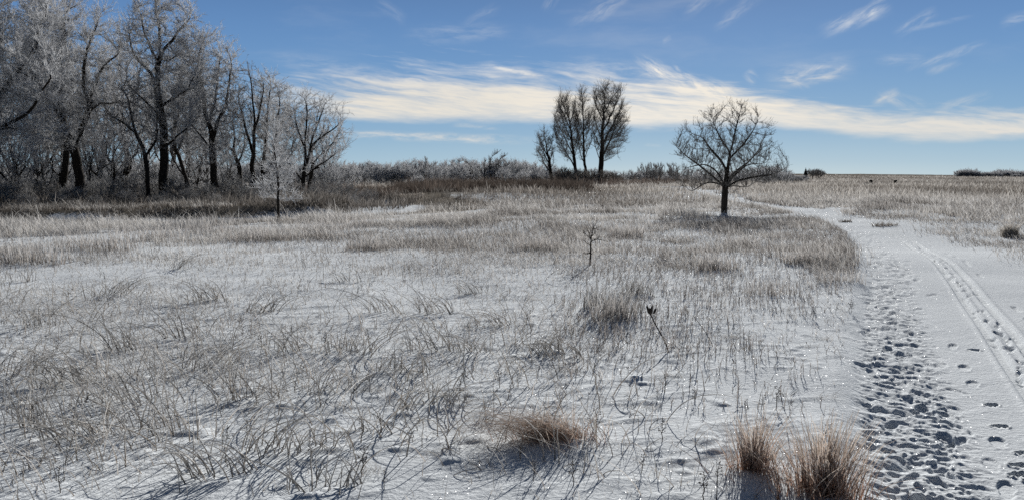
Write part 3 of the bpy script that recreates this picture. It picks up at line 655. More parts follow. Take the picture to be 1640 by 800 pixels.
def tree(name, label, cat, loc, blobs, trunk, natt=900, step=0.5, kill=0.9, tip=0.012, pw=2.3, base_r=None, seed=1, trop=(0, 0, 0), jit=0.2,
         wig=0.15, thick=0.03, twn=2, twl=0.9, twr=0.012, twsub=3, mat_b=None, mat_t=None, up=0.25, spread=0.9, group=None, minz=1.5, twsel=0.05, sub_r=0.8):
    r = np.random.default_rng(seed)
    att = blob_pts(blobs, natt, r); att = att[att[:, 2] > minz]
    N, par = colonize(att, trunk, step, kill, r, trop, jit)
    mc = np.full(len(N), -1); cn = np.zeros(len(N))
    for i in range(len(N) - 1, 0, -1):
        cn[i] += 1; cn[par[i]] += cn[i]
    bst = np.zeros(len(N))
    for i in range(1, len(N)):
        if cn[i] > bst[par[i]]: bst[par[i]] = cn[i]; mc[par[i]] = i
    has = np.where((mc >= 0) & (np.arange(len(N)) > 0))[0]
    for _ in range(4):
        M = N.copy(); M[has] = 0.5 * N[has] + 0.25 * (N[par[has]] + N[mc[has]]); N = M
    # wander
    wv = np.stack([fbm(N[:, 2] / 1.7 + N[:, 0] / 3, N[:, 1] / 2, seed * 7 + 1, 2), fbm(N[:, 2] / 2.4, N[:, 0] / 2.2, seed * 7 + 2, 2), fbm(N[:, 0] / 1.7, N[:, 1] / 1.7, seed * 7 + 3, 2)], 1) - 0.5
    N = N + wv * wig * 2 * sstep(0, 3, N[:, 2])[:, None]
    n = len(N); rad = np.zeros(n); order = np.arange(n - 1, 0, -1); accp = np.zeros(n); mainc = np.full(n, -1); best = np.zeros(n)
    for i in order:
        rad[i] = (tip ** pw if accp[i] == 0 else accp[i]) ** (1 / pw)
        accp[par[i]] += (rad[i] ** pw) * 1.004
        if rad[i] > best[par[i]]: best[par[i]] = rad[i]; mainc[par[i]] = i
    rad[0] = accp[0] ** (1 / pw)
    if base_r: rad = tip + (rad - tip) * (base_r - tip) / (rad[0] - tip)
    T = np.zeros((n, 3)); T[1:] = norm(N[1:] - N[par[1:]]); T[0] = (0, 0, 1)
    c = np.arange(1, n); p = par[1:]; main = mainc[p] == c
    rp = rad[p].copy(); fl = p == 0; rp[fl] = rad[0] * 1.35
    R0 = np.where(main, rp, np.minimum(rad[c] * 1.15, rad[p])); T0 = np.where(main[:, None], T[p], T[c])
    thk = rad[c] > thick
    root = empty(name, loc); tag(root, label, cat, group)
    mb = mat_b or M_BARK; mt = mat_t or M_FROST
    VT, FT = tubes(N[p][thk], N[c][thk], R0[thk], rad[c][thk], T0[thk], T[c][thk], 7)
    mesh_np('trunk', VT, FT, mb, 4, root, True)
    Vs, Fs, nn = [], [], 0
    def addt(v, f):
        nonlocal nn
        Vs.append(v); Fs.append(f + nn); nn += len(v)
    tk = ~thk
    if tk.any(): addt(*tubes(N[p][tk], N[c][tk], R0[tk], rad[c][tk], T0[tk], T[c][tk], 4))
    # twigs
    sel = np.where(rad < twsel)[0]; sel = sel[sel > 0]
    sel = np.repeat(sel, twn); m = len(sel)
    st_ = N[sel] + (N[par[sel]] - N[sel]) * r.uniform(0, 1, (m, 1))
    d = norm(T[sel] + r.normal(0, spread * 0.6, (m, 3)) + np.array([0, 0, up]))
    ln = twl * r.uniform(0.45, 1.25, m); P = st_
    tw = twr * r.uniform(0.7, 1.2, m)
    for kseg in range(3):
        d2 = norm(d + r.normal(0, 0.22, (m, 3)) + np.array([0, 0, up * 0.3])); Q = P + d2 * (ln / 3)[:, None]
        w0, w1 = tw * (1 - kseg * .22), tw * (1 - (kseg + 1) * .22)
        addt(*tubes(P, Q, w0, w1, d2, d2, 3))
        for _ in range(twsub):
            f = r.uniform(0, 1, (m, 1)); S0 = P + (Q - P) * f; dd = norm(d2 + r.normal(0, 0.65, (m, 3)) + np.array([0, 0, up * .4])); l2 = ln * r.uniform(0.12, 0.42, m)
            kk = r.uniform(0, 1, m) < 0.8
            addt(*tubes(S0[kk], (S0 + dd * l2[:, None])[kk], (tw * sub_r)[kk], (tw * sub_r * 0.5)[kk], dd[kk], dd[kk], 3))
        P, d = Q, d2
    mesh_np('crown', np.concatenate(Vs), np.concatenate(Fs), mt, 4, root, False)
    return root
def chain_nodes(limbs, to3, step, r, dep=0.0):
    nodes = []; par = []
    for li, limb in enumerate(limbs):
        P = [to3(*q) for q in limb]
        if li == 0: prev = -1; start = np.array(P[0]); off = 0.0
        else:
            d = [np.linalg.norm(n_ - np.array(P[0])) for n_ in nodes]; prev = int(np.argmin(d)); start = nodes[prev]; off = r.uniform(-dep, dep)
        cur = start; first = li == 0; tot = len(P) - 1
        if first: nodes.append(cur); par.append(-1); prev = 0
        for k in range(1, len(P)):
            tgt = np.array(P[k]) + np.array([0, off * k / tot, 0]); L_ = np.linalg.norm(tgt - cur); m = max(1, int(round(L_ / step)))
            a = cur.copy()
            for j in range(1, m + 1):
                nodes.append(a + (tgt - a) * j / m); par.append(prev); prev = len(nodes) - 1
            cur = tgt
    return nodes, par
def spot(px, D):                                          # where pixel column px meets the ground at forward distance D
    x = (px - CX) / F * D * (1 + 0.0)
    x = x * (math.cos(PITCH) + 0.0)
    x = (px - CX) / F * (D * math.cos(PITCH) + EYE * math.sin(PITCH) * 0)
    return (x, D, float(gz([x], [D])[0]) - 0.05)

def build_trees():
    ppm = lambda D: F / D
    # ---------------- lone bur oak
    X, Y, Z = pix_ground(1160, 341); k = Y / F
    def W(px, py, base=(1160, 341)): return ((px - base[0]) * k, (base[1] - py) * k)
    def blob(px, py, rx, rz, ry=None, wt=1):
        a, b = W(px, py); return (a, 0, b, rx * k, (ry or rx * 0.8) * k, rz * k, wt)
    bl = [blob(1172, 200, 36, 42), blob(1150, 215, 30, 38), blob(1120, 225, 45, 35), blob(1208, 225, 34, 42), blob(1165, 250, 85, 40, 60), blob(1100, 245, 33, 25), blob(1232, 266, 24, 8, 18, 2.0), blob(1140, 195, 24, 20),
          blob(1110, 290, 42, 14, 34, 2), blob(1205, 285, 45, 14, 36, 1.6), blob(1190, 180, 25, 17), blob(1160, 300, 40, 10, 34, 1.5), blob(1082, 232, 16, 18)]
    to3 = lambda px, py: ((px - 1160) * k, 0.0, (341 - py) * k)
    tr = chain_nodes([[(1160, 345), (1160, 325), (1161, 300), (1163, 275), (1165, 255), (1169, 228), (1174, 207), (1178, 185)],
        [(1161, 302), (1145, 285), (1125, 267), (1107, 253), (1086, 236)], [(1163, 275), (1150, 255), (1135, 242), (1122, 222)], [(1162, 290), (1184, 270), (1205, 257), (1226, 238)],
        [(1162, 298), (1180, 288), (1205, 281), (1230, 278), (1252, 266)], [(1161, 302), (1148, 292), (1130, 292), (1108, 308)], [(1165, 255), (1182, 235), (1196, 215), (1205, 195)],
        [(1166, 248), (1152, 225), (1145, 205), (1140, 185)], [(1161, 300), (1168, 285), (1190, 262), (1215, 262)], [(1161, 300), (1150, 275), (1132, 262), (1105, 268)], [(1161, 298), (1175, 296), (1195, 300)]], to3, 0.14, np.random.default_rng(4), 1.1)
    t_ = tree('oak_tree', 'lone dark bare oak with a wide spreading crown beside the snowy path', 'tree', (X, Y, Z - 0.03), bl, tr, natt=1700, step=0.13, kill=0.25, tip=0.0085, pw=2.05, base_r=0.155,
         seed=5, jit=0.22, wig=0.10, trop=(0, 0, .30), thick=0.026, twn=2, twl=0.40, twr=0.0065, twsub=2, mat_t=M_OAKT, up=0.5, spread=0.95, minz=0.75, twsel=0.013)
    # ---------------- left wood
    def big(px, D, top, x0, x1, label, seed, low=230, natt=1300, limbs=None, lean=0.0, base_r=None, cat='tree', trop=(0, 0, 0.08), jit=0.2, mat=None, split=False, twn=3, twl=1.35, wig=0.25, extra=None, dens=1.65, twr=0.0205, thick=0.04):
        lx = spot(px, D); k = D / F; gy = 285 + (EYE - lx[2]) / k
        H = (gy - top) * k; cx = ((x0 + x1) / 2 - px) * k; hw = (x1 - x0) / 2 * k; zl = (gy - low) * k
        zc = (H + zl) / 2; rz = (H - zl) / 2
        bl = [(cx, 0, zc, hw * 1.18, hw * 1.0, rz, 1), (cx + hw * .45, 0, zc + rz * .35, hw * .7, hw * .6, rz * .5, 1), (cx - hw * .55, 0, zc + rz * .05, hw * .65, hw * .7, rz * .55, 1), (cx + hw * .3, 0, zc - rz * .5, hw * .9, hw * .8, rz * .35, .8), (cx * .5, 0, zl, hw * .9, hw * .8, rz * .3, .6)]
        for e in (extra or []): a, b, rx, rzz = e; bl.append(((a - px) * k, 0, (gy - b) * k, rx * k, rx * k * .8, rzz * k, 1.5))
        nt = max(3, int(zl * 0.75 / 1.0)); r = np.random.default_rng(seed)
        tr = [(lean * i * i * .03 + r.normal(0, .05), r.normal(0, .05), i * 1.0 - 0.2) for i in range(nt)]
        tr[0] = (0, 0, -0.2)
        if limbs: tr = chain_nodes(limbs, lambda a, b: ((a - px) * k, 0.0, (gy - b) * k), 0.45, r, 2.2)
        return tree('oak_tree' if cat == 'oak' else 'bare_tree', label, 'tree', lx, bl, tr, natt=int(natt * dens), step=0.45, kill=0.95, tip=0.022, pw=2.0, base_r=(base_r or H * 0.019) * 1.12, seed=seed, trop=trop, jit=jit,
                    wig=wig, thick=thick, twn=twn, twl=twl, twr=twr, twsub=3, mat_t=mat or M_FROST, up=0.35, spread=0.9, group='frosted trees of the creekside wood', minz=zl * 0.45, twsel=0.07)
    T = []
    T.append(big(-30, 62, -90, -150, 105, 'huge frosted tree cut off by the left photo edge, low limb arching right', 11, low=225, natt=1900, extra=[(70, 130, 50, 30), (60, 220, 55, 22)], base_r=0.42, jit=.32, limbs=[[(-30, 330), (-28, 260), (-15, 225), (-5, 190), (0, 130), (8, 70), (5, 0)], [(-12, 222), (20, 200), (50, 190), (80, 170), (102, 140), (126, 118)], [(-10, 215), (25, 205), (60, 210)], [(-3, 170), (20, 120), (45, 80), (60, 30)], [(-25, 240), (-60, 190), (-80, 120), (-90, 40)]]))
    T.append(big(123, 80, -15, 45, 195, 'old frosted tree whose thick limb arches out to the right at mid height', 12, low=215, natt=1500, base_r=0.40, extra=[(200, 175, 45, 12), (180, 130, 30, 40)], jit=.34, limbs=[[(125, 312), (124, 270), (123, 240), (132, 215), (150, 178)], [(150, 178), (165, 169), (185, 168), (210, 171), (240, 173)], [(150, 178), (154, 145), (170, 115), (203, 86)], [(123, 240), (112, 200), (108, 150), (118, 100), (130, 40)], [(112, 200), (92, 160), (70, 130), (60, 100)], [(150, 178), (140, 140), (150, 90), (160, 60)]]))
    T.append(big(92, 84, 20, 20, 130, 'leaning dark tree standing just left of the tree with the arching limb', 13, low=220, natt=1000, lean=-.4, base_r=0.3, mat=M_FROSTD, limbs=[[(97, 312), (104, 280), (108, 240), (107, 200), (104, 160), (90, 110), (62, 78)], [(107, 200), (85, 170), (55, 150)], [(104, 160), (112, 110), (100, 60), (90, 30)]]))
    T.append(big(236, 76, 120, 170, 268, 'small low forking tree right in front of the tallest straight trunk', 14, low=245, natt=800, base_r=0.19, trop=(0, 0, .05), jit=.34, twn=1, mat=M_BUSH, limbs=[[(237, 325), (236, 290), (237, 252), (225, 225), (214, 208), (190, 190)], [(237, 252), (246, 230), (252, 205), (250, 180)], [(218, 212), (210, 180), (205, 150)], [(246, 230), (262, 210)]]))
    T.append(big(261, 80, -22, 205, 325, 'tallest tree of the wood, straight black trunk under a frosted feathery crown', 15, low=210, natt=1700, base_r=0.38, jit=.3, twn=3, limbs=[[(260, 320), (261, 260), (262, 205), (258, 160), (255, 140), (262, 100), (262, 50), (258, 0)], [(255, 142), (245, 115), (222, 95), (212, 50)], [(262, 172), (285, 149), (312, 140)], [(262, 190), (240, 160), (222, 140)], [(262, 90), (285, 55), (312, 25)], [(261, 110), (240, 60), (235, 20)], [(262, 240), (290, 215), (315, 205)]]))
    T.append(big(302, 95, 60, 262, 345, 'slim tree leaning left behind the tallest tree', 16, low=220, natt=700, lean=-.7, base_r=0.2, twn=3, mat=M_FROSTD, limbs=[[(302, 300), (296, 275), (285, 245), (280, 215), (295, 170), (300, 110)], [(285, 245), (310, 205), (325, 160)]]))
    T.append(big(343, 84, 48, 292, 388, 'broad white frosted tree with a rounded crown right of the tallest tree', 17, low=240, natt=1500, base_r=0.32, twn=4, twl=1.3, limbs=[[(343, 300), (342, 260), (340, 210), (330, 160), (325, 100), (335, 60)], [(341, 225), (360, 180), (372, 130), (375, 100)], [(340, 200), (350, 140), (352, 90)], [(341, 240), (320, 210), (305, 180)]]))
    T.append(big(384, 90, 150, 345, 402, 'short crooked tree bent over beside the white rounded tree', 18, low=260, natt=500, lean=-.9, base_r=0.22, jit=.4))
    T.append(big(404, 86, 105, 368, 432, 'twin dark trunks reaching up with thin upright branches', 19, low=250, natt=800, base_r=0.22, trop=(0, 0, .3), twn=1, mat=M_FROSTD, limbs=[[(405, 302), (405, 252), (408, 200), (406, 150), (402, 112)], [(405, 252), (392, 210), (382, 170), (380, 140)], [(408, 210), (420, 170), (425, 130)]]))
    T.append(big(418, 92, 118, 400, 470, 'upright tree with a pale top behind the small frosted sapling', 20, low=250, natt=800, base_r=0.22, trop=(0, 0, .3), lean=.3, limbs=[[(418, 302), (423, 250), (428, 200), (436, 140)], [(420, 285), (440, 262), (450, 200), (458, 150)]]))
    T.append(big(483, 86, 140, 440, 548, 'last tree on the right of the wood with a fan shaped crown', 21, low=262, natt=1300, base_r=0.24, trop=(0, 0, .18), twn=1, extra=[(540, 235, 22, 30)], limbs=[[(483, 304), (487, 265), (489, 240), (494, 184), (492, 158)], [(487, 270), (497, 240), (508, 212), (520, 172)], [(485, 284), (510, 268), (536, 252), (562, 240)], [(489, 240), (475, 205), (466, 170)], [(497, 240), (522, 215), (545, 195)], [(485, 290), (465, 262), (450, 235)]]))
    T.append(big(493, 90, 160, 472, 560, 'slender tree leaning right out of the wood edge beside the fan shaped crown', 22, low=262, natt=700, base_r=0.2, lean=.5, twn=1))
    T.append(big(432, 105, 165, 400, 500, 'hazy grey tree filling the gap behind the upright trunks', 23, low=262, natt=900, base_r=0.22, mat=M_BUSH))
    # the trees further back: three kinds repeated
    pr = [big(60, 112, 60, 0, 130, 'grey frosted tree deep in the wood, between the leaning dark tree and the left edge', 31, low=262, natt=900, twn=2, twr=0.026),
          big(160, 108, 100, 120, 220, 'grey frosted tree deep in the wood, seen under the arching limb', 32, low=262, natt=900, twn=2, twr=0.026),
          big(300, 112, 110, 255, 350, 'grey frosted tree deep in the wood, behind the slim leaning trunk', 33, low=262, natt=900, twn=2, twr=0.026)]
    bg = [(20, 105, .8, 0), (100, 118, 1.0, 1), (130, 128, 1.15, 2), (200, 120, 1.05, 0), (232, 132, 1.0, 1), (275, 125, 1.1, 2), (330, 122, .7, 0), (365, 118, .5, 1), (455, 118, .4, 1),
          (-20, 122, 1.0, 2), (-60, 100, 1.0, 1), (-100, 85, 1.1, 0), (180, 100, .55, 2), (70, 96, .5, 1), (315, 104, .5, 1), (520, 126, .5, 0), (-140, 110, 1, 2), (145, 96, .42, 0), (440, 100, .4, 2), (28, 88, .45, 2)]
    for i, (px, D, s, kd) in enumerate(bg):
        copy_thing(pr[kd], spot(px, D), rng.uniform(0, 6.28), s, 'one of the grey frosted trees crowded together at the back of the wood', 'hazy trees at the back of the wood')
    # understory bushes in the wood
    ub = tree('frosted_bush', 'low frosted bush growing under the wood edge', 'bush', spot(170, 74), [(0, 0, 1.1, 1.7, 1.5, 1.1)], [(0, 0, 0), (0, 0, .2)], natt=260, step=.2, kill=.35, tip=.009, base_r=.05, seed=41, jit=.3, wig=.1, thick=.02,
              twn=3, twl=.55, twr=.014, twsub=2, mat_t=M_BUSH, group='low bushes under the wood edge', minz=.1, twsel=.03)
    for (px, D, s) in [(20, 70, 1), (60, 76, 1.2), (110, 70, .8), (210, 78, 1), (285, 78, .9), (325, 74, .8), (375, 80, 1.1), (420, 72, .7), (515, 84, 1.1), (550, 92, 1.2), (575, 96, 1.0), (470, 76, .8), (145, 84, 1.3), (245, 90, 1.2), (350, 92, 1.3), (590, 82, .8), (40, 57, .55), (90, 60, .45), (150, 58, .5), (200, 62, .6), (250, 60, .45), (300, 63, .55), (345, 60, .5), (395, 64, .6), (500, 66, .6), (560, 70, .55), (120, 66, .7), (0, 62, .9), (-30, 70, 1.4), (265, 66, .6), (535, 70, .6)]:
        copy_thing(ub, spot(px, D), rng.uniform(0, 6.28), s * rng.uniform(.8, 1.1))
    # ---------------- small frosted sapling in front of the wood
    X, Y, Z = pix_ground(446, 356); k = Y / F
    bl = [(-4 * k, 0, (356 - 225) * k, 17 * k, 17 * k, 40 * k, 1), (-10 * k, 0, (356 - 178) * k, 9 * k, 9 * k, 20 * k, 1.6), (4 * k, 0, (356 - 268) * k, 32 * k, 28 * k, 24 * k, 1), (-10 * k, 0, (356 - 300) * k, 36 * k, 26 * k, 20 * k, .7), (24 * k, 0, (356 - 315) * k, 20 * k, 20 * k, 14 * k, .7)]
    tree('frosted_sapling', 'slender white frosted sapling standing alone in front of the wood', 'tree', (X, Y, Z - .03), bl, [(0, 0, -0.05), (0, 0, .3), (0.02, 0, .6), (0.04, 0, .9), (0, 0, 1.3), (-.03, 0, 1.7), (0, 0, 2.1), (-.1, 0, 2.5), (-.15, 0, 2.9), (-.2, 0, 3.3)], natt=900, step=.13, kill=.19, tip=.006, pw=1.8, base_r=.06, seed=51,
         jit=.3, wig=.1, thick=.022, twn=2, twl=.30, twr=.0075, twsub=2, mat_t=M_FROST, up=.5, minz=.35, twsel=.03)
    # ---------------- mid-distance poplars
    def cw(px, D, top, x0, x1, low, label, seed, lean=0, natt=700, base_r=.4, trop=(0, 0, .42), extra=None, mat=None, topx=None, twl=1.6):
        lx = spot(px, D); k = D / F; gy = 285 + (EYE - lx[2]) / k
        H = (gy - top) * k; cx = ((x0 + x1) / 2 - px) * k; hw = (x1 - x0) / 2 * k; zl = (gy - low) * k; tx = ((topx or (x0 + x1) / 2) - px) * k
        bl = [(tx, 0, H * .80, hw * .7, hw * .7, H * .20, 1.2), (cx, 0, (H * .92 + zl) / 2, hw, hw * .9, (H * .92 - zl) / 2, 1)]
        for e in (extra or []): a, b, rx, rzz = e; bl.append(((a - px) * k, 0, (gy - b) * k, rx * k, rx * k * .8, rzz * k, 1.3))
        nt = int(H * .78 / 1.0); tr = [(tx * .9 * (i / nt) ** 1.3, 0, i * 1.0 - .2) for i in range(nt)]
        r = np.random.default_rng(seed + 900); lead = [(px, gy + 2), (px + (tx / k) * .45, (gy + top) / 2), ((topx or px), top + 12)]
        limbs = [lead]; hp = gy - top
        for i in range(9 if natt > 600 else 6):
            sd = 1 if i % 2 else -1; f = .20 + .58 * i / 9 + r.uniform(-.03, .03); edge = (x1 if sd > 0 else x0)
            bx, by = px + (tx / k) * f, gy - hp * f; ex = bx + (edge - bx) * r.uniform(.75, 1.05) * (1.12 - f * .72); rise = min(hp * .42, abs(ex - bx) * 1.7 + hp * .08)
            limbs.append([(bx, by), (bx + (ex - bx) * .42, by - rise * .42), (ex, max(top + 10, by - rise))])
        tr = chain_nodes(limbs, lambda a, b: ((a - px) * k, 0.0, (gy - b) * k), .6, r, 4.0)
        return tree('poplar_tree', label, 'tree', lx, bl, tr, natt=int(natt * 1.4), step=.55, kill=1.0, tip=.03, pw=1.9, base_r=base_r, seed=seed, trop=trop, jit=.14, wig=.2, thick=.1, twn=4, twl=twl * 1.15, twr=.019, twsub=3,
                    mat_t=mat or M_TWIG, up=.55, spread=.75, group='tall trees standing on the plain', minz=2.2, twsel=.075, sub_r=.8)
    cw(961, 190, 134, 944, 1006, 262, 'tallest bare tree on the plain with a broad fan of branches, rightmost of its cluster', 61, natt=1300, base_r=.62, topx=968, extra=[(990, 205, 14, 30), (968, 160, 24, 22)])
    cw(938, 190, 139, 916, 950, 262, 'very slim bare tree in the middle of the plain cluster', 62, natt=480, base_r=.33, topx=930)
    cw(925, 190, 150, 884, 932, 262, 'bare tree with upswept branches just left of the slim middle tree', 63, natt=900, base_r=.42, topx=905)
    cw(885, 185, 203, 856, 890, 268, 'shorter bare tree leaning left at the left end of the plain cluster', 64, natt=480, base_r=.42, topx=870, trop=(0, 0, .1), twl=1.2)
    # ---------------- bushes
    def bush(px, D, w, h, seed, label, name='willow_bush', mat=None, natt=320, group=None, trop=(0, 0, .25)):
        return tree(name, label, 'bush', spot(px, D), [(0, 0, h * .58, w, w * .8, h * .45)], ([(0, 0, 0), (w * .4, .1, .3), (-w * .4, 0, .3), (w * .1, w * .3, .3), (w * .7, -.2, .4), (-w * .7, .2, .4)], [-1, 0, 0, 0, 1, 2]), natt=natt, step=.4, kill=.6, tip=.022, base_r=.12, seed=seed,
                    trop=trop, jit=.2, wig=.15, thick=.07, twn=4, twl=1.0, twr=.03, twsub=2, mat_t=mat or M_FROST, up=.5, spread=.7, minz=.2, twsel=.06, group=group)
    g = 'bushes of the far thicket across the plain'; gl = 'one of the grey leafless bushes massed along the far edge of the plain'
    b1 = bush(620, 215, 4, 5.0, 71, gl, group=g); b2 = bush(680, 215, 3.2, 4.4, 72, gl, group=g); b3 = bush(740, 220, 4.5, 5.6, 73, gl, group=g, natt=420)
    protos = [b1, b2, b3]
    px = 545.0; i = 0
    while px < 1290:
        D = rng.uniform(205, 275); tall = 1.0
        if 560 < px < 880: tall = 1.22
        elif px < 1020: tall = .72
        elif px > 1180: tall = .95
        else: tall = .75
        if 1262 < px: tall *= .6
        s = tall * rng.uniform(.62, 1.3) * D / 240 * 0.9
        copy_thing(protos[i % 3], spot(px, D), rng.uniform(0, 6.28), (s * 1.15, s * 1.15, s * .95)); px += rng.uniform(5, 11); i += 1
    for (px, D, s, lb) in [(700, 190, 1.05, 'large round frosted bush rising above the thicket left of the plain cluster'), (806, 175, .75, 'pale rounded bush at the foot of the thicket below the saplings'), (838, 178, .6, 'small pale bush left of the shorter leaning tree'),
                           (668, 150, .5, 'small rounded bush near the pale snow patch of the creek'), (1230, 190, .95, 'dark round bush just right of the lone oak crown'), (1262, 200, .62, 'low bush at the right end of the brush line')]:
        copy_thing(protos[1], spot(px, D), rng.uniform(0, 6.28), s, lb, 'single bushes in front of the thicket')
    for i in range(62):
        px = -110 + i * 11 + rng.uniform(-5, 5); D = rng.uniform(118, 160)
        copy_thing(protos[i % 3], spot(px, D), rng.uniform(0, 6.28), rng.uniform(.6, .95), 'one of the grey bushes closing the view behind the wood', 'bushes behind the wood')
    db = bush(910, 182, 3.2, 3.2, 74, 'dark brush tangled round the foot of the tall plain trees', mat=M_TWIG, group='dark bushes round the tall plain trees')
    for (px, D, s) in [(930, 180, 1), (948, 184, .9), (895, 178, .8), (970, 186, .9), (985, 180, .7), (860, 176, .55), (915, 174, .6), (905, 188, 1.1)]:
        copy_thing(db, spot(px, D), rng.uniform(0, 6.28), s * .9)
    # slim saplings: behind the thicket and the dense grove left of the oak
    sp_ = tree('poplar_sapling', 'one of the straight thin saplings packed in a grove left of the lone oak', 'tree', spot(1030, 220), [(0, 0, 3.2, .75, .75, 2.4)], [(0, 0, 0), (0, 0, .6), (0, 0, 1.2), (0, 0, 1.8)], natt=90, step=.4, kill=.5, tip=.02, base_r=.07, seed=81, trop=(0, 0, 1.2), jit=.1, wig=.1, thick=.045,
               twn=2, twl=.8, twr=.024, twsub=1, mat_t=M_BUSH, up=.9, spread=.5, group='saplings of the dense grove', minz=.6, twsel=.06)
    for i in range(58):
        px = rng.uniform(1020, 1086); copy_thing(sp_, spot(px, rng.uniform(212, 238)), rng.uniform(0, 6.28), rng.uniform(.82, 1.02) * (0.85 + 0.15 * math.sin((px - 1015) / 75 * math.pi)))
    for (px, s, lb) in [(682, 1.25, 'thin pale sapling above the far thicket, leftmost of five'), (694, 1.05, 'thin pale sapling just right of the leftmost one above the thicket'), (753, 1.1, 'single thin sapling in the middle of the far thicket'),
                        (787, 1.5, 'tallest thin sapling above the far thicket'), (800, 1.35, 'thin sapling right beside the tallest one above the thicket'), (776, 1.15, 'shorter sapling left of the tallest one above the thicket')]:
        copy_thing(sp_, spot(px, 215), 1.0 + px, (s * 1.9, s * 1.9, s), lb, 'thin saplings above the far thicket')
    # conifer and trees on the horizon
    D = 420; lx = spot(1290, D); root = empty('conifer_tree', lx); tag(root, 'small dark pointed conifer on the horizon right of the lone oak', 'tree')
    r = np.random.default_rng(5); n = 2600; zz = r.uniform(.6, 6.4, n); rr_ = (6.6 - zz) / 6 * 2.0 * (0.75 + .25 * np.sin(zz * 7)); an = r.uniform(0, 6.28, n)
    P0 = np.stack([np.cos(an) * rr_ * .15, np.sin(an) * rr_ * .15, zz + .25], 1); P1 = np.stack([np.cos(an) * rr_, np.sin(an) * rr_, zz - .1 + r.normal(0, .1, n)], 1); dd = norm(P1 - P0)
    v, f = tubes(P0, P1, np.full(n, .09), np.full(n, .03), dd, dd, 3); mesh_np('crown', v, f, M_FIR, 4, root)
    v, f = tubes(np.array([[0, 0, 0.]]), np.array([[0, 0, 6.8]]), np.array([.16]), np.array([.03]), np.array([[0, 0, 1.]]), np.array([[0, 0, 1.]]), 7); mesh_np('trunk', v, f, M_BARK, 4, root)
    hz = big(1302, 420, 272, 1290, 1316, 'small grey leafless tree beside the dark conifer on the horizon', 91, low=281, natt=260, base_r=.2, mat=M_BUSH, twr=.06, twl=1.4)
    hz['group'] = 'small leafless trees on the horizon'
    copy_thing(hz, spot(1311, 440), 2, .85, 'small leafless tree two places right of the dark conifer', 'small leafless trees on the horizon')
    hf = big(1560, 640, 277, 1550, 1572, 'one of the tiny leafless trees lined up on the horizon at the far right', 92, low=285, natt=240, base_r=.22, mat=M_FROST, twr=.07, twl=1.8)
    hf['group'] = 'far trees on the right horizon'
    for px in list(np.arange(1543, 1578, 5.0)) + list(np.arange(1586, 1680, 5.5)):
        if rng.uniform() < .25: continue
        D = rng.uniform(620, 680); copy_thing(hf, spot(px + rng.uniform(-2, 2), D), rng.uniform(0, 6.28), rng.uniform(.6, 1.6))

